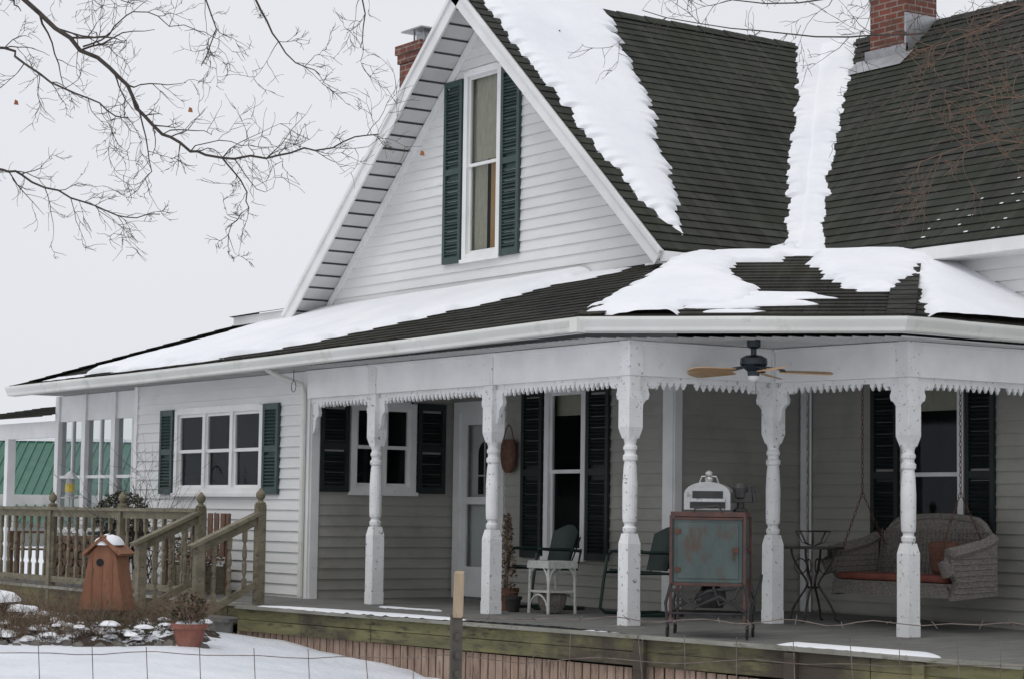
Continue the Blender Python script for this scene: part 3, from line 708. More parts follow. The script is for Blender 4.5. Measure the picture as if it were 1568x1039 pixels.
for s_ in (-1,1):
    for k in range(7):
        z=.9+.05*k; wr.tube([(s_*(Lh+.02)+.034,-.24,z),(s_*(Lh+.02)+.034,.28,z+.02)],.005,4)
wr.obj('wicker_weave',M['wicker'],e)
c=MB(); c.box(-Lh+.05,Lh-.05,-.27,.22,.99,1.05); c.obj('seat_cushion',M['cushion'],e,bevel=.02)
c=MB(); c.obox((.28,.16,1.2),V(.17,0,0),V(0,.05,.012),V(0,-.03,.15)); c.obj('throw_pillow',M['basket'],e,bevel=.04)
chn=MB()
def chain(p,q,link=.045):
    p=Vector(p);q=Vector(q);L=(q-p).length;n=int(L/link);d=(q-p).normalized()
    a=d.cross(V(.3,1,.1)).normalized(); b_=d.cross(a)
    for k in range(n):
        c0=p+d*(L*(k+.5)/n); s_=a if k%2 else b_
        pts=[c0+d*math.cos(t)*link*.62+s_*math.sin(t)*.011 for t in [2*math.pi*j/8 for j in range(9)]]
        chn.tube(pts,.0035,4,False)
for x in (-.62,.62):
    chain((x,0,3.05),(x,0,1.78)); chain((x,0,1.78),(x,-.27,1.22)); chain((x,0,1.78),(x,.3,1.30))
chn.obj('chains',M['rust'],e)
e=empty('bistro_table',(.13,2.1,.6))
t=MB(); t.lathe((0,0,0),[(.66,.28),(.665,.29),(.68,.29),(.68,.28)],24)
for k in range(4):
    a=math.pi/2*k+.5; d=V(math.cos(a),math.sin(a),0)
    pts=[d*(.05+.16*abs(math.cos(s*math.pi))**1.3)+Vz*(.66-.64*s) for s in [j/14 for j in range(15)]]
    pts.append(d*.27+Vz*.005); t.tube(pts,.011,6)
    t.tube([d*(.12+.06*math.cos(s))+Vz*(.5+.07*math.sin(s)) for s in [2*math.pi*j/12 for j in range(13)]],.006,5,False)
t.lathe((0,0,.3),[(0,.05),(.012,.06),(.02,.05)],12)
t.obj('iron_table',M['iron'],e)
t=MB(); t.tube([(.16*math.cos(a),.16*math.sin(a),.82) for a in [2*math.pi*j/20 for j in range(21)]],.006,5,False)
for k in range(8):
    a=math.pi/4*k; t.tube([(.16*math.cos(a),.16*math.sin(a),.82),(.1*math.cos(a),.1*math.sin(a),.72),(.02*math.cos(a),.02*math.sin(a),.69)],.004,4)
t.obj('wire_bowl',M['iron'],e)

e=empty('antique_cooler_cart',(1.22,-.02,.56),math.radians(43))
b=MB(); b.box(-.29,.29,-.20,.20,.44,.98); b.obj('cooler_box',M['teal_rust'],e,bevel=.015)
r=MB()
r.box(-.305,.305,-.215,.215,.98,1.02); r.box(-.295,.295,-.205,.205,.42,.445)
for x in (-.3,.3):
    for y in (-.21,.21): r.box(x-.012,x+.012,y-.012,y+.012,.12,.99)
r.box(-.285,.285,-.212,-.206,.955,.975)
r.box(.292,.30,-.2,.2,.7,.73)
r.obj('rust_frame',M['red_rust'],e,bevel=.004)
d=MB(); d.box(-.25,.25,-.207,-.2,.48,.93); d.box(.293,.3,-.15,.15,.48,.68); d.obj('door_panel',M['teal_rust'],e,bevel=.004)
d=MB()
for z in (.55,.86): d.box(-.27,-.22,-.214,-.207,z-.02,z+.02)
d.box(.20,.25,-.22,-.207,.69,.73); d.tube([(.21,-.225,.70),(.21,-.225,.63)],.007,6)
d.obj('hinges_latch',M['rust'],e,bevel=.002)
r=MB()
for x in (-.33,.33):
    for y in (-.22,.22):
        r.tube([(x*.9,y,.44),(x*1.03,y,.28),(x*.98,y,.10)],.013,6)
        a_=[2*math.pi*j/14 for j in range(15)]
        r.tube([(x*.98,y+.055*math.cos(t),.058+.055*math.sin(t)) for t in a_],.009,5,False)
        for t in a_[:7:2]: r.tube([(x*.98,y+.05*math.cos(t),.058+.05*math.sin(t)),(x*.98,y-.05*math.cos(t),.058-.05*math.sin(t))],.004,4)
r.tube([(-.33,-.22,.2),(.33,-.22,.2)],.01,6); r.tube([(-.33,.22,.2),(.33,.22,.2)],.01,6)
r.tube([(-.33,-.22,.2),(-.33,.22,.2)],.01,6); r.tube([(.33,-.22,.2),(.33,.22,.2)],.01,6)
r.tube([(-.3,-.22,.4),(-.1,-.24,.25),(.1,-.24,.34),(.3,-.22,.22)],.014,6); r.tube([(-.3,-.2,.22),(0,-.2,.38),(.3,-.2,.42)],.014,6)
r.tube([(-.2,-.23,.42),(-.25,-.23,.3),(-.12,-.23,.3),(-.05,-.23,.42)],.012,6); r.tube([(.05,-.23,.42),(.1,-.23,.27),(.22,-.23,.33),(.26,-.23,.42)],.012,6)
r.lathe((0,0,0),[(.24,.10),(.30,.13),(.38,.12),(.42,.06)],12); r.box(-.2,.2,-.15,.15,.17,.19)
r.tube([(.33,-.1,.2),(.42,-.12,.45),(.43,-.14,.52)],.012,6)
r.tube([(-.12,-.22,1.02),(-.1,-.22,1.05),(.08,-.22,1.07),(.12,-.22,1.02)],.008,6)
r.obj('iron_undercarriage',M['iron'],e)
t=MB(); ar=[(-.19,0),(.19,0),(.19,.13)]+[(.19*math.cos(a),.13+.10*math.sin(a)) for a in [math.pi*k/10 for k in range(1,10)]]+[(-.19,.13)]
t.prism(ar,V(-.02,-.12,1.035),V(1,0,0),Vz,V(0,.24,0))
t.lathe((-.02,0,1.26),[(0,.03),(.03,.035),(.05,.02),(.06,.03),(.085,.03),(.1,.005)],10)
t.tube([(-.1,0,1.25),(-.08,0,1.31),(.04,0,1.31),(.06,0,1.25)],.008,6)
t.obj('vintage_toaster_shell',M['silver'],e,bevel=.006)
t=MB(); t.box(-.14,.11,-.128,-.12,1.13,1.19); t.box(-.16,.13,-.127,-.12,1.05,1.10); t.obj('toaster_slots',M['iron'],e)
t=MB(); t.box(-.15,.13,-.14,-.122,1.105,1.128); t.obj('toaster_rack',M['silver'],e)
t=MB(); t.lathe((.24,0,1.02),[(0,.06),(.02,.06),(.04,.03),(.1,.03),(.12,.06),(.2,.065),(.24,.04)],12); t.tube([(.24,0,1.18),(.36,-.04,1.18),(.37,-.04,1.2)],.012,6); t.tube([(.34,-.04,1.24),(.36,-.04,1.1)],.015,6); t.box(.15,.34,-.04,.04,1.1,1.18)
t.obj('hand_grinder',M['iron'],e,bevel=.004)

def chair(x,y,rz):
    e=empty('metal_lawn_chair',(x,y,.6),rz)
    s_=MB(); n=14; Pts=[]
    for k in range(n+1):
        t=-1+2*k/n; Pts.append((t*.25, .22+.06*(1-t*t), .75+.09*math.cos(t*1.4)))
    for k in range(n):
        a,b_=Pts[k],Pts[k+1]
        s_.poly([(a[0]*.85,a[1]-.1,.42),(b_[0]*.85,b_[1]-.1,.42),b_,a])
        s_.poly([(a[0]*.85,a[1]-.085,.42),a,b_,(b_[0]*.85,b_[1]-.085,.42)])
    for k in range(-3,4): s_.tube([(k*.06,.155+.05*(1-(k/4)**2),.44),(k*.068,.255+.05*(1-(k/4)**2),.81-.01*k*k)],.008,5)
    s_.prism([(-.25,-.25),(.25,-.25),(.25,.2),(-.25,.2)],V(0,0,.40),V(1,0,0),V(0,1,-.06),V(0,0,.02))
    for sx in (-1,1):
        X=sx*.28
        s_.tube([(X,.28,.02),(X,-.05,.012),(X,-.28,.02),(X,-.33,.06),(X,-.30,.3),(X,-.26,.56),(X,-.2,.60),(X,.1,.59),(X,.24,.58)],.016,7)
        s_.tube([(X,.24,.6),(X,.2,.4),(X,-.28,.4)],.013,6)
        s_.box(X-.03,X+.03,-.24,.1,.595,.612)
    s_.tube([(-.28,.28,.02),(.28,.28,.02)],.013,6)
    s_.obj('green_frame',M['green_metal'],e)
chair(-2.75,1.15,math.radians(-6)); chair(-1.28,1.25,math.radians(-12))
e=empty('wicker_side_table',(-1.9,.62,.6))
t=MB(); t.box(-.17,.17,-.17,.17,.48,.50)
for x in (-.15,.15):
    for y in (-.15,.15): t.tube([(x,y,.48),(x*1.05,y*1.05,0)],.016,6)
t.box(-.16,.16,-.16,.16,.20,.22)
for s_ in (-1,1):
    t.tube([(.15*math.cos(a),s_*.16,.3+.16*math.sin(a)) for a in [math.pi*k/10 for k in range(11)]],.012,5)
    t.tube([(s_*.16,.15*math.cos(a),.3+.16*math.sin(a)) for a in [math.pi*k/10 for k in range(11)]],.012,5)
    t.tube([(.15*math.cos(a),s_*.16,.02+.16*math.sin(a)) for a in [math.pi*k/10 for k in range(11)]],.01,5)
t.box(-.175,.175,-.175,-.165,.43,.48); t.box(.165,.175,-.165,.175,.43,.48)
t.obj('wicker_frame',M['white_wicker'],e,bevel=.003)
t=MB(); t.lathe((0,0,0),[(.02,.10),(.09,.13),(.16,.14),(.19,.12)],12); t.obj('twig_basket',M['wicker'],e)

def fpot(name,x,y,z,r,h,mat='terra'):
    e=empty(name,(x,y,z)); t=MB(); t.lathe((0,0,0),[(0,r*.68),(h*.8,r*.93),(h*.8,r*1.05),(h,r*1.07),(h,r*.9),(h*.85,r*.85)],16); t.obj('pot',M[mat],e); return e
fpot('flower_pot',-2.55,.55,.6,.10,.18,'basket')
fpot('flower_pot',-2.3,.45,.6,.08,.15,'iron')
def foliage(mb,c,R,n,s,sq=1):
    for k in range(n):
        a=random.uniform(0,6.28); zz=random.uniform(-1,1); r=R*random.uniform(.5,1)**.5
        p=Vector(c)+V(math.cos(a)*r*math.sqrt(1-zz*zz),math.sin(a)*r*math.sqrt(1-zz*zz),zz*r*sq)
        d=V(random.gauss(0,1),random.gauss(0,1),random.gauss(0,1)).normalized(); q=d.cross(Vz).normalized()*s*.35
        mb.poly([p-q,p+d*s*.5+q*.2,p+d*s,p+q])
e=fpot('topiary_tree',-3.0,.85,.6,.12,.2,'basket'); t=MB(); t.tube([(0,0,.15),(0,0,.95)],.012,6)
for k in range(8): foliage(t,(0,0,.3+.085*k),.11-.010*k,60,.05)
t.obj('needles',M['drygrass'],e)
t=MB()
for k in range(14): t.lathe((random.uniform(-.1,.1),random.uniform(-.1,0),random.uniform(.1,.7)),[(0,.0),(.008,.009),(.016,.0)],6)
t.obj('amber_bulbs',M['bulb'],e)
e=empty('wall_basket',(-4.33,1.76,0)); t=MB()
t.lathe((0,0,1.98),[(0,.05),(.05,.10),(.12,.12),(.2,.13),(.3,.12),(.36,.09)],14,sy=.5); t.obj('woven_oval',M['basket'],e)
t=MB(); t.tube([(-.1,0,2.33),(-.05,0,2.46),(0,0,2.5),(.05,0,2.46),(.1,0,2.33)],.007,5); t.obj('handle',M['basket'],e)
e=empty('plant_hook',(-5.5,-.25,0)); t=MB(); t.tube([(0,0,3.05),(0,0,2.93)],.004,4); t.tube([(.05*math.cos(a),0,2.87+.06*math.sin(a)) for a in [2*math.pi*j/14 for j in range(15)]],.004,4,False); t.obj('ring',M['iron'],e)
# clutter on the left deck behind the railing
random.seed(31)
e=empty('firewood_stack',(-10.9,-.15,.6)); t=MB()
for r_ in range(6):
    for k in range(15-(r_%2)):
        x=-.8+.11*k+.055*(r_%2)+random.uniform(-.01,.01); rr=random.uniform(.042,.055); y=random.uniform(-.03,.03)
        t.tube([(x,-.25+y,.05+.095*r_),(x+random.uniform(-.01,.01),.25+y,.05+.095*r_)],rr,8)
t.obj('split_logs',M['bark_b'],e)
e=empty('patio_table',(-9.0,-.65,.6)); t=MB(); t.lathe((0,0,0),[(.62,.36),(.65,.37),(.66,.36)],20)
for a in (.5,2.07,3.64,5.2): t.tube([(.28*math.cos(a),.28*math.sin(a),.62),(.33*math.cos(a),.33*math.sin(a),0)],.018,6)
t.obj('table',M['iron'],e)
e=empty('wooden_planter',(-7.4,-.35,.6)); t=MB(); t.box(-.35,.35,-.16,.16,0,.3); 
for x in (-.34,.34):
    for y in (-.15,.15): t.box(x-.03,x+.03,y-.03,y+.03,-.0,.34)
t.obj('box',M['rail_wood'],e,bevel=.006); t=MB()
for k in range(5): foliage(t,(-.28+.14*k,0,.42),.16,160,.06,.9)
t.obj('dead_plants',M['drygrass'],e)
e=fpot('flower_pot',-8.1,-.3,.6,.16,.3,'terra'); t=MB(); foliage(t,(0,0,.42),.2,300,.06,.9); t.obj('dead_plant',M['evergreen'],e)
for (x,y) in ((-12.0,-.5),(-6.7,-.75)):
    e=empty('wooden_patio_chair',(x,y,.6),random.uniform(-.5,.5)); t=MB()
    for sx in (-.25,.25):
        t.box(sx-.02,sx+.02,-.25,-.21,0,.6); t.box(sx-.02,sx+.02,.2,.24,0,.9); t.box(sx-.035,sx+.035,-.28,.24,.6,.625)
    for k in range(6): t.box(-.23,.23,-.25+.075*k,-.19+.075*k,.38,.40)
    for k in range(5): t.box(-.21+.09*k,-.15+.09*k,.205,.225,.42,.9)
    t.obj('slatted_frame',M['bark_b'],e)

# ------------------------------------------------------------------ yard
g=MB()
def axis_pts(c):
    o=[]
    for k in range(-90,91):
        t=k/90; o.append(c+ (t*14 + math.copysign(abs(t)**7*900,t)))
    return o
xs=axis_pts(2); ys=axis_pts(-3)
for y in ys:
    for x in xs: g.v.append((x,y,gz(x,y)+((.02*nn(x*4,y*4,7)-.03*max(0,nn(x*2.2,y*2.2,9)-.25)*4) if abs(x-2)<15 and abs(y+3)<15 else 0)))
n=len(xs)
for j in range(n-1):
    for i in range(n-1): g.f.append((j*n+i,j*n+i+1,(j+1)*n+i+1,(j+1)*n+i))
g.obj('snow_ground',M['snow_g'],None,smooth=True)

def twigs(mb,p,d,L,r,depth,curl=.25,grav=0,n=5,kids=(3,5),rmin=.0012):
    pts=[Vector(p)]; d=Vector(d).normalized(); seg=L/n
    rad=[r]
    for k in range(n):
        d=(d+V(random.gauss(0,curl),random.gauss(0,curl),random.gauss(0,curl)+grav)).normalized()
        pts.append(pts[-1]+d*seg); rad.append(max(rmin*.6,r*(1-.7*(k+1)/n)))
    mb.tube(pts,rad,4 if r<.004 else 6,False)
    if depth>0:
        for k in range(random.randint(*kids)):
            i=random.randint(1,n-1); q=pts[i].lerp(pts[i+1],random.random())
            dd=(pts[i+1]-pts[i]).normalized(); side=V(random.gauss(0,1),random.gauss(0,1),random.gauss(0,1)); side=(side-dd*side.dot(dd)).normalized()
            twigs(mb,q,dd*.75+side*.75,L*random.uniform(.4,.65),max(rmin,rad[i]*.6),depth-1,curl,grav,max(3,n-1),kids,rmin)
def limb(mb,pts,r0,r1,kidsper=2.2,twL=.3,depth=2,grav=0,rmin=.0012,curl=.22):
    P=[Vector(p) for p in pts]; Q=[]
    for i in range(len(P)-1):
        a=P[max(0,i-1)];b_=P[i];c=P[i+1];d=P[min(len(P)-1,i+2)]
        for s in (0,.33,.66):
            Q.append(.5*((2*b_)+(c-a)*s+(2*a-5*b_+4*c-d)*s*s+(3*b_-a-3*c+d)*s**3)+V(random.gauss(0,.006),random.gauss(0,.006),random.gauss(0,.006)))
    Q.append(P[-1]); n=len(Q); R=[r0+(r1-r0)*(k/(n-1))**.7 for k in range(n)]
    mb.tube(Q,R,7,True)
    for k in range(2,n-1):
        m_=int(kidsper)+(1 if random.random()<kidsper%1 else 0)
        for _ in range(m_):
            if random.random()<.62:
                dd=(Q[k+1]-Q[k]).normalized(); side=V(random.gauss(0,1),random.gauss(0,1),random.gauss(0,1.2)); side=(side-dd*side.dot(dd)).normalized()
                twigs(mb,Q[k],dd*.7+side*.8,twL*random.uniform(.4,1.1),max(rmin*1.3,R[k]*.5),depth,curl,grav,7,(2,4),rmin)
def Y(l): return [yard(a,b_,z) for a,b_,z in l]
random.seed(21)
e=empty('bare_tree'); t=MB()
B=8.5
t.tube(Y([(-3.9,9.2,-.1),(-3.8,9.1,1.0),(-3.65,9.0,2.0),(-3.5,9.0,3.2),(-3.3,8.9,5.0),(-3.2,8.9,7.0)]),[.17,.14,.125,.11,.07,.03],12)
limb(t,Y([(-3.5,9.0,3.3),(-3.0,8.8,3.75),(-2.5,8.6,3.85),(-2.15,B,3.70),(-1.90,B,3.50),(-1.72,B,3.36),(-1.58,B,3.26),(-1.49,B,3.13),(-1.40,B,3.03),(-1.286,B,2.96),(-1.158,B,2.925),(-.98,B-.05,2.93),(-.827,B-.1,2.945),(-.673,B-.1,2.986),(-.533,B-.1,3.017)]),.015,.0024,1.4,.32,2)
limb(t,Y([(-3.6,9.0,2.6),(-2.9,8.8,3.2),(-2.4,8.7,3.45),(-2.1,8.6,3.4),(-2.0,8.6,3.35),(-1.85,8.5,3.23),(-1.69,8.5,3.17),(-1.58,8.45,3.09),(-1.515,8.4,3.07)]),.010,.002,1.5,.28,2)
limb(t,Y([(-3.65,9.0,2.2),(-2.9,8.9,2.8),(-2.4,8.8,2.95),(-2.08,8.7,2.91),(-2.0,8.7,2.884),(-1.847,8.7,2.81),(-1.69,8.7,2.76),(-1.566,8.7,2.72),(-1.43,8.7,2.73)]),.009,.002,1.5,.24,2)
limb(t,Y([(-1.158,B,2.925),(-1.08,B,2.84),(-1.056,B,2.736),(-1.107,B,2.66),(-1.145,B,2.57)]),.004,.0014,1.4,.15,2)
limb(t,Y([(-1.515,B,3.18),(-1.46,B,3.0),(-1.42,8.4,2.86),(-1.5,8.4,2.76)]),.004,.0014,1.4,.16,2)
limb(t,Y([(-1.72,B,3.36),(-1.62,B,3.42),(-1.5,8.4,3.5),(-1.36,8.4,3.45),(-1.22,8.4,3.40)]),.004,.0014,1.5,.18,2)
limb(t,Y([(-3.4,8.9,4.6),(-2.2,8.7,4.5),(-1.4,B,4.1),(-1.056,B,3.6),(-.97,B,3.45),(-.88,B,3.32),(-.776,B,3.27)]),.010,.0016,1.3,.24,2)
limb(t,Y([(-3.4,8.9,4.8),(-1.8,8.7,4.6),(-1.2,B,4.2),(-.7,B,3.75),(-.61,B,3.52),(-.62,B,3.38)]),.010,.0016,1.2,.22,2)
limb(t,Y([(-3.5,8.9,4.2),(-2.4,8.7,4.2),(-1.6,B,3.95),(-1.3,B,3.65),(-1.2,B,3.45),(-1.25,B,3.3)]),.009,.0016,1.2,.24,2)
limb(t,Y([(-2.15,B,3.7),(-1.95,8.4,3.65),(-1.7,8.4,3.6),(-1.5,8.4,3.52)]),.005,.0016,1.4,.22,2)
t.obj('trunk_and_limbs',M['bark'],e,smooth=True)
l=MB()
for a,z in ((-1.29,3.13),(-.37,2.97),(-1.98,3.15)):
    p=yard(a,8.48,z); l.poly([p,p+V(.008,.009,-.006),p+V(.007,.013,-.022),p+V(-.003,-.003,-.02)])
l.obj('dead_leaves',M['leaf'],e)
e=empty('bare_tree.001'); t=MB()
t.tube(Y([(5.3,12.4,-.3),(5.2,12.3,1.5),(5.0,12.2,3.0),(4.9,12.2,5.0),(4.8,12,7)]),[.2,.16,.14,.1,.04],12)
limb(t,Y([(5.0,12.2,3.6),(4.2,12,4.5),(3.49,12,4.6),(2.8,12,4.35),(2.22,12,4.26),(1.68,12,4.24),(1.21,12,4.27),(.71,12,4.37)]),.012,.0024,2.4,.42,2,rmin=.0018)
limb(t,Y([(5.0,12.2,3.2),(4.2,12,4.0),(3.49,12,4.17),(2.95,12,4.17),(2.58,12,4.2),(2.3,12,4.1),(2.15,12,3.92),(1.86,12,3.7)]),.012,.0022,1.9,.36,2,rmin=.0018)
limb(t,Y([(4.9,12.2,5.0),(3.8,12,5.0),(2.8,12,4.7),(2.0,12,4.5),(1.4,12,4.42),(.9,12,4.5)]),.012,.0024,2.0,.40,2,rmin=.0018)
t.obj('trunk_and_limbs',M['bark'],e,smooth=True)
t=MB()
limb(t,Y([(5.0,12.2,2.6),(4.2,12,3.3),(3.49,12,3.59),(2.83,12,3.66),(2.51,12,3.62),(2.19,12,3.5)]),.009,.0022,2.6,.44,2,rmin=.002)
limb(t,Y([(5.0,12.2,3.9),(4.0,11.8,4.2),(3.2,11.7,4.0),(2.75,11.7,3.85),(2.4,11.7,3.9)]),.009,.0022,3.0,.50,2,rmin=.002)
limb(t,Y([(4.9,12.2,4.6),(3.8,11.8,4.7),(3.0,11.7,4.45),(2.5,11.7,4.2),(2.2,11.7,4.1)]),.009,.0022,2.8,.50,2,rmin=.002)
t.obj('brown_limbs',M['bark_b'],e,smooth=True)

# wire fence
e=empty('wire_fence'); t=MB()
FD=6.0
def wl(z,r,a0=-1.9,a1=2.4,amp=.006,seed=0,barb=False):
    pts=[yard(a0+(a1-a0)*k/60,FD+.01*nn(k*.3,seed),z+amp*nn(k*.35,seed,2)*2) for k in range(61)]; t.tube(pts,r,4,False)
    if barb:
        k=a0
        while k<a1:
            i=int((k-a0)/(a1-a0)*60); p=pts[min(60,i)]
            for _ in range(2):
                d=V(random.gauss(0,1),random.gauss(0,1),random.gauss(0,1)).normalized()*.014; t.tube([p-d,p+d],.0011,3,False)
            k+=.12
wl(1.262,.0014,-.14,2.4,.008,3,True); wl(1.15,.0012,-1.9,2.4,.008,5); wl(1.02,.0012,-1.9,2.4,.006,6); wl(.88,.0014,-1.9,2.4,.006,7); wl(.7,.0014,-1.9,2.4,.006,8)
a=-1.88
while a<2.4:
    x=nn(a*7,1)*.05
    z1=1.17 if a<-.1 else 1.22
    t.tube([yard(a+x,FD,z1),yard(a+x*1.5+.006,FD,1.08),yard(a+x*.3+.012,FD,.98),yard(a,FD,.8),yard(a,FD,.3)],.0012,4,False); a+=.148
t.obj('wires',M['wire'],e)
t=MB(); p=yard(-.142,6.0)
t.box(p.x-.004,p.x+.004,p.y-.018,p.y+.018,-.2,1.27); t.box(p.x-.02,p.x-.004,p.y-.004,p.y+.004,-.2,1.27)
z=.4
while z<1.25: t.box(p.x+.004,p.x+.012,p.y-.008,p.y+.008,z,z+.018); z+=.05
t.obj('steel_post',M['tpost'],e)
t=MB(); t.obox((p.x+.012,p.y-.002,1.325),V(.008,.010,0),V(-.012,.010,.002),V(.002,.0,.062)); t.obj('wood_top',M['postwood'],e,bevel=.003)

p=yard(-2.83,19.4); zz=gz(p.x,p.y)
e=fpot('potted_plant',p.x,p.y,zz-.02,.155,.22); t=MB(); foliage(t,(0,0,.34),.17,260,.05,.8)
t.obj('leaves',M['evergreen'],e); t=MB(); foliage(t,(0,0,.37),.17,300,.05,.7)
for k in range(26): twigs(t,(random.uniform(-.08,.08),random.uniform(-.08,.08),.2),V(random.gauss(0,.6),random.gauss(0,.6),1),.33,.004,1)
t.obj('dry_stems',M['drygrass'],e)
t=MB(); t.mound((0,0,.2),.12,.12,.05,3,12); t.obj('snow_cap',M['snow'],e,smooth=True)
p=yard(-3.73,20.3); zb=.60
e=empty('wooden_birdhouse',(p.x,p.y,zb),math.radians(44)); t=MB()
t.prism([(-.22,0),(.22,0),(.13,.52),(0,.64),(-.13,.52)],V(0,-.15,0),V(1,0,0),Vz,V(0,.30,0)); t.obj('tapered_body',M['orangewood'],e,bevel=.005)
t=MB()
for s_ in (-1,1): t.obox((s_*.082,0,.598),V(.098,0,-s_*.084),V(0,.19,0),V(.008*s_,0,.009))
for x in (-.1,0,.1): t.box(x-.004,x+.004,-.156,-.15,.01,.46)
t.obj('roof_boards',M['orangewood'],e)
t=MB(); t.tube([(-.02,-.160,.44),(-.02,-.148,.44)],.035,14); t.obj('entrance_hole',M['dark'],e)
t=MB(); t.mound((0,0,.60),.13,.18,.09,5,14,.15); t.obj('snow_cap',M['snow'],e,smooth=True)
t=MB(); t.lathe((0,0,-.45),[(0,.2),(.2,.18),(.45,.2)],10); t.obj('stump',M['bark'],e)
random.seed(9)
e=empty('stone_border'); t=MB()
for k in range(40):
    a=-6.1+k*.088+random.uniform(-.03,.03); b_=19.3+random.uniform(-.08,.08)+.10*(a+4.5); p=yard(a,b_); z=gz(p.x,p.y); s=random.uniform(.03,.065)
    t.mound((p.x,p.y,z-.03),s*random.uniform(1.2,2.0),s*1.1,s*1.2,k,9,.4)
t.obj('stones',M['stone'],e)
e=empty('garden_shrubs'); t=MB(); t2=MB(); sc=MB()
for k in range(210):
    a=random.uniform(-6.3,-2.9); b_=random.uniform(19.45,21.6); p=yard(a,b_); z=gz(p.x,p.y)
    if p.y>-2.1 and p.x>-5.9 and p.x<-4.2: continue
    if p.y>-1.35: continue
    h=random.uniform(.16,.40)
    if random.random()<.5: foliage(t,(p.x,p.y,z+h*.4),h*.5,90,.04,.8)
    else:
        for q in range(22): twigs(t2,(p.x+random.gauss(0,.05),p.y+random.gauss(0,.05),z),V(random.gauss(0,.5),random.gauss(0,.5),1),h*1.15,.0032,1,.2)
    if random.random()<.55:
        for _ in range(3):
            s=random.uniform(.025,.07); sc.mound((p.x+random.gauss(0,.09),p.y+random.gauss(0,.06),z+h*random.uniform(.1,.5)),s*1.6,s*1.1,s*.6,k+_*.7,10,.9)
t.obj('low_evergreens',M['evergreen'],e); t2.obj('dry_stems',M['drygrass'],e); sc.obj('snow_clumps',M['snow'],e,smooth=True)
e=empty('soil_bed'); t=MB()
na,nb=60,30
for j in range(nb+1):
    for i in range(na+1):
        a=-6.6+3.9*i/na; b_=19.3+2.0*j/nb; p=yard(a,b_); t.v.append((p.x,p.y,gz(p.x,p.y)-.03+.13*math.sin(math.pi*j/nb)**.5*min(1,i/4,(na-i)/4)+.05*nn(p.x*5,p.y*5)))
for j in range(nb):
    for i in range(na): t.f.append((j*(na+1)+i,j*(na+1)+i+1,(j+1)*(na+1)+i+1,(j+1)*(na+1)+i))
m,nt,bsdf=new_mat('soil_and_snow'); co=tc(nt); nt.links.new(mixc(nt,ramp(nt,nz(nt,co,3.5,6,.7),.5,.56),(.05,.035,.025),(.82,.84,.88)),bsdf.inputs['Base Color']); bsdf.inputs['Roughness'].default_value=.9; bump(nt,bsdf,nz(nt,co,25,5),.8,.03)
t.obj('soil_mound',m,e,smooth=True)
p=yard(-4.62,20.0); zg=gz(p.x,p.y); e=empty('snowy_bush',(p.x,p.y,zg)); t=MB()
for k in range(70): twigs(t,(random.gauss(0,.12),random.gauss(0,.12),0),V(random.gauss(0,.7),random.gauss(0,.7),1),.5,.004,1,.2)
t.obj('stems',M['drygrass'],e)
t=MB(); t.mound((-.06,-.05,.33),.24,.22,.10,7,24,.8); t.mound((.14,.10,.25),.13,.11,.06,9,16,.9); t.obj('snow_lid',M['snow'],e,smooth=True)
random.seed(3)
e=empty('climbing_rose_bush',(-8.1,-.75,.6)); t=MB()
for k in range(20): twigs(t,(random.gauss(0,.12),random.gauss(0,.12),0),V(random.gauss(0,.35),random.gauss(0,.3),1),1.35,.007,2,.13,0,8,(2,4),.0022)
t.obj('canes',M['bark'],e)
e=empty('evergreen_shrub',(-8.8,-.7,.6)); t=MB(); foliage(t,(0,0,.85),.33,1300,.07,.9); foliage(t,(.2,0,.6),.3,800,.07,.9); t.tube([(0,0,0),(0,0,.6)],.03,6); t.obj('leaves',M['evergreen'],e)
e=empty('bird_feeder',(-9.9,-.9,.6)); t=MB(); t.tube([(0,0,0),(0,0,1.2)],.012,6); t.lathe((0,0,1.05),[(0,.10),(.02,.10),(.02,.05),(.24,.05),(.24,.11),(.33,.02)],10); t.obj('tube_and_pole',M['silver'],e); t=MB(); t.lathe((0,0,1.13),[(0,.056),(.1,.056)],10); t.obj('seed_band',M['yellow'],e)
e=empty('shepherd_hook',(-11.0,-1.5,.2)); t=MB(); t.tube([(0,0,0),(0,0,1.75)]+[(.16-.16*math.cos(a),.0,1.75+.16*math.sin(a)) for a in [math.pi*k/8 for k in range(1,8)]],.01,6); t.obj('hook',M['iron'],e)

# barn
p=yard(-23,90); e=empty('barn',(p.x,p.y,0),math.radians(55.5)); t=MB()
t.box(-10,10,-5,5,-.2,2.0); t.poly([(-10,-5,2),(-10,5,2),(-10,0,4.2)]); t.poly([(10,5,2),(10,-5,2),(10,0,4.2)]); t.obj('walls',M['barnwall'],e)
t=MB()
for s_ in (-1,1):
    k=-10.3
    while k<10.2:
        a=V(k,s_*6.2,.9);b_=V(k,0,4.25); t.poly([a,a+V(.36,0,0),b_+V(.36,0,0),b_]) ; t.bar(a+V(.0,0,.04),b_+V(0,0,.04),.06,.06); k+=.36
t.obj('green_metal_roof',M['green_roof'],e)
t=MB(); t.box(-10.3,10.3,-.15,.15,4.24,4.36); t.obj('ridge_snow',M['snow'],e)

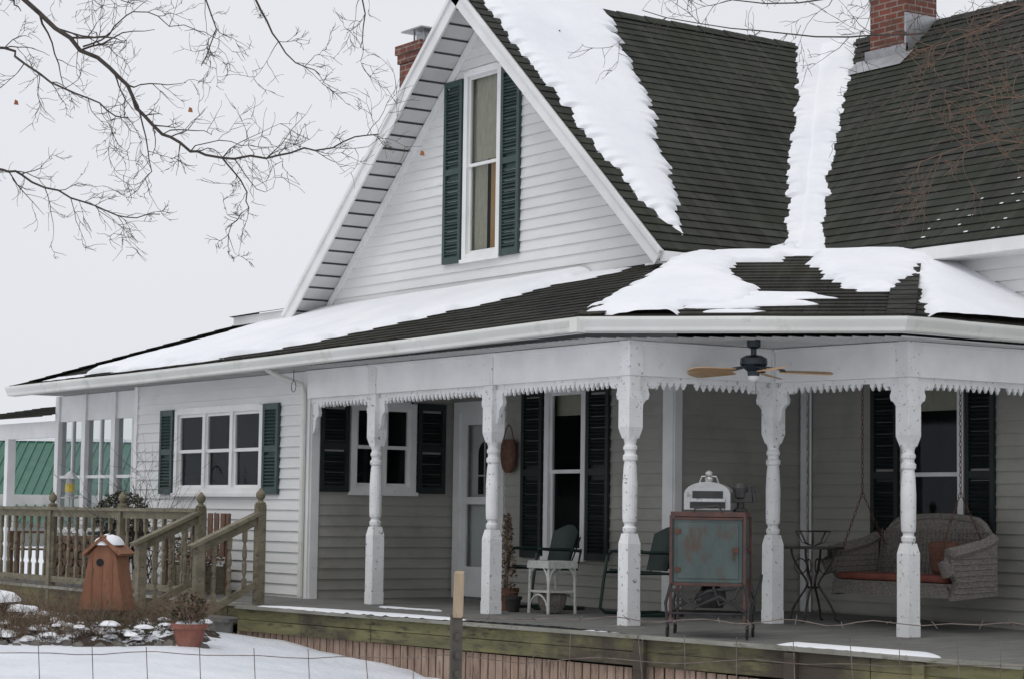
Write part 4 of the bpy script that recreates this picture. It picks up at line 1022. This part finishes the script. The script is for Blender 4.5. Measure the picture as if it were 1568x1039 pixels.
# ------------------------------------------------------------------ world, sun, camera
w=bpy.data.worlds.new("World"); S.world=w; w.use_nodes=True; nt=w.node_tree
bg=nt.nodes['Background']; sky=nt.nodes.new('ShaderNodeTexSky'); sky.sky_type='NISHITA'; sky.sun_disc=False
sky.air_density=1.5; sky.dust_density=4
hs=nt.nodes.new('ShaderNodeHueSaturation'); hs.inputs['Saturation'].default_value=.12; nt.links.new(sky.outputs[0],hs.inputs['Color'])
co=nt.nodes.new('ShaderNodeTexCoord'); nzn=nt.nodes.new('ShaderNodeTexNoise'); nzn.inputs['Scale'].default_value=1.6; nzn.inputs['Detail'].default_value=3; nt.links.new(co.outputs['Generated'],nzn.inputs['Vector'])
cl=mixc(nt,nzn.outputs[0],(7.7,7.9,8.4),(8.8,8.95,9.4))
nt.links.new(mixc(nt,.9,hs.outputs[0],cl),bg.inputs[0]); bg.inputs[1].default_value=.1
sd=bpy.data.lights.new('sun','SUN'); sd.energy=.7; sd.angle=math.radians(22); sd.color=(1,.97,.93)
so_=bpy.data.objects.new('sun',sd); S.collection.objects.link(so_)
az=math.radians(-70); el=math.radians(62)
sdir=V(math.cos(el)*math.cos(az),math.cos(el)*math.sin(az),math.sin(el)); so_.rotation_euler=sdir.to_track_quat('Z','Y').to_euler()
sky.sun_elevation=el; sky.sun_rotation=math.atan2(sdir.x,sdir.y)
cam=bpy.data.cameras.new('camera'); co_=bpy.data.objects.new('camera',cam); S.collection.objects.link(co_)
th=math.radians(4.56); rl=.014
R=V(sa,ca,0); F0=V(-ca,sa,0); F=F0*math.cos(th)+Vz*math.sin(th); Up=R.cross(F)
R2=(R+Up*rl).normalized(); U2=R2.cross(F).normalized()
mt=Matrix((( R2.x,U2.x,-F.x,CAM.x),(R2.y,U2.y,-F.y,CAM.y),(R2.z,U2.z,-F.z,CAM.z),(0,0,0,1)))
co_.matrix_world=mt; cam.sensor_width=36; cam.lens=3320/1568*36; cam.clip_end=3000; cam.clip_start=.1
S.camera=co_
S.view_settings.view_transform='Standard'; S.view_settings.look='None'; S.view_settings.exposure=0
